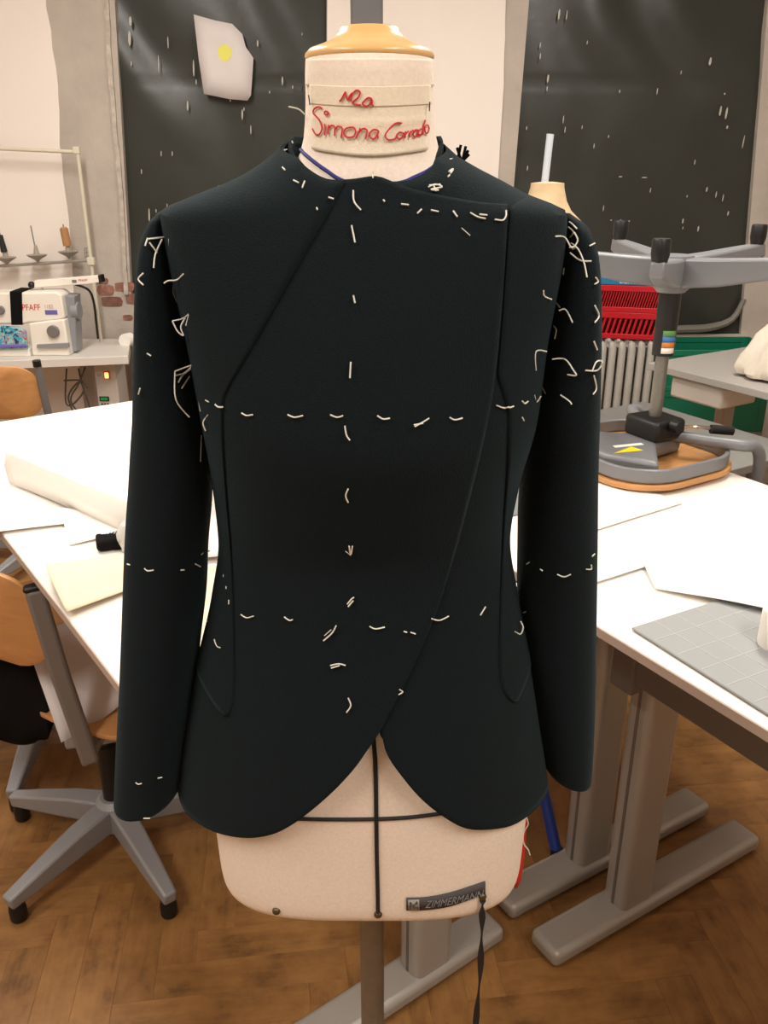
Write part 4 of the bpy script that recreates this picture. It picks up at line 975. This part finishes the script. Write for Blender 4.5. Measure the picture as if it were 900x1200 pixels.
ym = 4.0; WX = lambda px, py=370, y=ym: aty(px, py, y).x-SO.x
sm = thing('sewing_machine', 'white industrial sewing machine with black band and grey end plate', 'sewing machine', (SO.x, SO.y, ZT2)); MO = Vector((SO.x, SO.y, ZT2))
def mpoly(name, pts, y0, y1, m, bevel=.008, par=sm, label=None):
    mb = MB(); mb.xprism([((aty(a, b, y0).x-MO.x), max(.0, aty(a, b, y0).z-MO.z)) for a, b in pts], y0-MO.y, y1-MO.y); return mb.build(name, m, par, bevel, seg=3, label=label)
arm = mpoly('machine_arm', [(-40, 344), (66, 342), (72, 346), (76, 373), (60, 376), (34, 378), (28, 380), (-40, 380)], 3.96, 4.08, warm_white)
colm = mpoly('machine_column', [(33, 379), (75, 374), (80, 406), (82, 419), (38, 419)], 3.95, 4.09, warm_white)
mpoly('machine_bed', [(-70, 412), (33, 409), (36, 420), (-70, 422)], 3.94, 4.10, warm_white, .004)
mpoly('end_plate', [(73, 346), (87, 347), (90, 412), (78, 413)], 4.0, 4.09, mgrey, .004, label='grey end plate')
p = aty(88, 364, 4.03)-MO; MB().tube([(p.x-.01, p.y, p.z), (p.x+.022, p.y, p.z)], .040, 24).build('handwheel', mgrey, sm)
p = aty(63, 388, 3.95)-MO; kn = MB().tube([(p.x, p.y, p.z), (p.x, p.y-.016, p.z)], .028, 20).build('dial', tubegrey, sm, .003)
p = aty(1, 363, 3.96)-MO; MB().tube([(p.x, p.y, p.z), (p.x, p.y-.016, p.z)], .02, 18).build('tension_dial', tubegrey, sm, .003)
mpoly('ledge', [(43, 404), (80, 402), (81, 407), (43, 408)], 3.935, 3.95, mgrey, .001)
mpoly('black_band', [(11, 341.5), (25, 342), (26, 381), (13, 381)], 3.953, 4.085, blkcloth, .003)
for txt, px, py, sz, m in (('PFAFF', 36.5, 360.5, .040, txt_red), ('1183', 57, 359.5, .026, mat('faded_red', rgb(214, 150, 140), .5))):
    text_on('maker_lettering', txt, sz, m, arm, aty(px, py, 3.959)-MO, (1, 0, 0), (0, 0, 1), sx=.82)
p = aty(60, 366, 3.959)-MO; box('badge', violet, arm, (p.x, p.y, p.z), (.056, .002, .020), .0005)
mpoly('bobbin_winder', [(40, 329), (102, 324), (115, 323), (117, 331), (103, 333), (40, 337)], 4.02, 4.06, warm_white, .003)
mpoly('winder_tip', [(114.5, 322.5), (118, 322.5), (119.5, 331), (116, 332)], 4.015, 4.065, blk, .001)
p = aty(37, 334, 4.03)-MO; MB().blob(p, (.016, .016, .016), 14, 10).build('winder_knob', blk, sm); p = aty(50, 341, 4.03)-MO; MB().tube([p+Vector((0, 0, .015)), p-Vector((0, 0, .012))], .005, 8).build('winder_post', mgrey, sm)
text_on('maker_lettering', 'PFAFF', .016, txt_red, sm, aty(97, 328.6, 4.019)-MO, (1, 0, .04), (0, 0, 1))
p = aty(87, 329.5, 4.018)-MO; box('winder_plate', tubegrey, sm, p, (.02, .003, .012), .0005)
fs_ = thing('fabric_pile', 'colourful printed fabric under the sewing machine arm', 'fabric', (SO.x, SO.y, ZT2))
mb = MB(); mb.xprism([(aty(a, b, 3.93).x-SO.x, aty(a, b, 3.93).z-ZT2) for a, b in ((-30, 384), (0, 382), (20, 383), (30, 388), (32, 408), (-30, 410))], 3.925-SO.y, 3.948-SO.y); mb.build('printed_cloth', print_m, fs_, .006)
MB().tube([aty(-30, 407, 3.925)-MO, aty(31, 405, 3.925)-MO], .008, 8).build('cloth_edge', violet, fs_)
# thread stand
ts = thing('thread_stand', 'cream thread stand with three spool pins behind the sewing machine', 'stand', (SO.x, SO.y, ZT2)); yt = 4.30; Q = lambda a, b, y=yt: aty(a, b, y)-MO
stm = mat('cream_enamel', rgb(214, 206, 186), .45)
tpz = Q(91, 178); btm = Vector((Q(118, 398).x-.0, tpz.y, .0))
MB().tube([btm, tpz], .0085, 10).build('pole', stm, ts); MB().tube([Q(-50, 172), Q(88, 178)], .0085, 10).build('guide_bar', stm, ts); MB().box(Q(90, 176), (.03, .022, .03)).build('joint', stm, ts, .002)
MB().tube([Q(-50, 315), Q(106, 305)], .007, 8).build('spool_bar', mat('thread_stand_grey', rgb(150, 142, 132), .5), ts); MB().box(Q(107, 306), (.034, .03, .036)).build('joint', stm, ts, .003)
mb = MB()
for i in range(4): mb.tube([Q(99+2.2*i, 290), Q(100+2.2*i, 303)], .0016, 5)
for i in range(3): mb.tube([Q(99, 291+5*i), Q(107, 290+5*i)], .0016, 5)
mb.build('thread_guide', tubegrey, ts)
sgr = mat('spool_seat_grey', rgb(158, 150, 138), .55)
for x, y in ((8, 308), (44, 305), (81, 301)):
    c = Q(x, y); MB().lathe([(.05, .026), (.044, .020), (.012, .002), (.006, -.006), (.004, -.01)][::-1]+[(.014, .03), (.011, .045), (.006, .07)], 20, c=c).build('spool_seat', sgr, ts); MB().tube([c, c+Vector((-.008 if x > 10 else -.012, 0, .16 if x == 44 else .15))], .003, 8).build('spool_pin', tubegrey, ts)
s1 = thing('thread_spool', 'black thread on the left spool pin of the thread stand', 'spool', MO+Q(4, 288)); MB().tube([(0, -.002, -.028), (-.006, -.002, .050)], [.016, .011], 14).build('thread_winding', blk, s1); MB().tube([(0, -.002, -.033), (0, -.002, -.027)], .012, 12).build('spool_core', tubegrey, s1)
s2 = thing('thread_spool', 'tan brown thread spool on the right spool pin', 'spool', MO+Q(77, 278)); MB().tube([(.003, -.002, -.040), (-.003, -.002, .040)], .019, 16).build('thread_winding', brown_th, s2); MB().tube([(-.003, -.002, .038), (-.0035, -.002, .046)], .014, 12).build('spool_core', ply, s2); 
mb = MB(); mb.tube([Q(88, 333, 4.25), Q(104, 340, 4.25), Q(110, 355, 4.25), Q(113, 380, 4.25), Q(115, 397, 4.25)], .006, 7, 5); mb.build('lamp_cable', blk, sm)
# repeats carry a common group
GROUPS = {'work_table': 'white work tables', 'crate': 'plastic crates by the rear wall', 'ceiling_light': 'ceiling lights', 'paper_sheet': 'loose paper sheets', 'swivel_chair': 'swivel chairs standing on the floor', 'thread_spool': 'spools on the thread stand', 'radiator': 'radiators under the windows', 'side_table': 'grey side tables at the rear', 'dress_form': 'dress forms', 'pattern_paper': 'cream pattern papers'}
for o in SC.objects:
    g = GROUPS.get(o.name.split('.')[0])
    if g and o.parent is None and 'label' in o: o['group'] = g
bpy.context.view_layer.update()
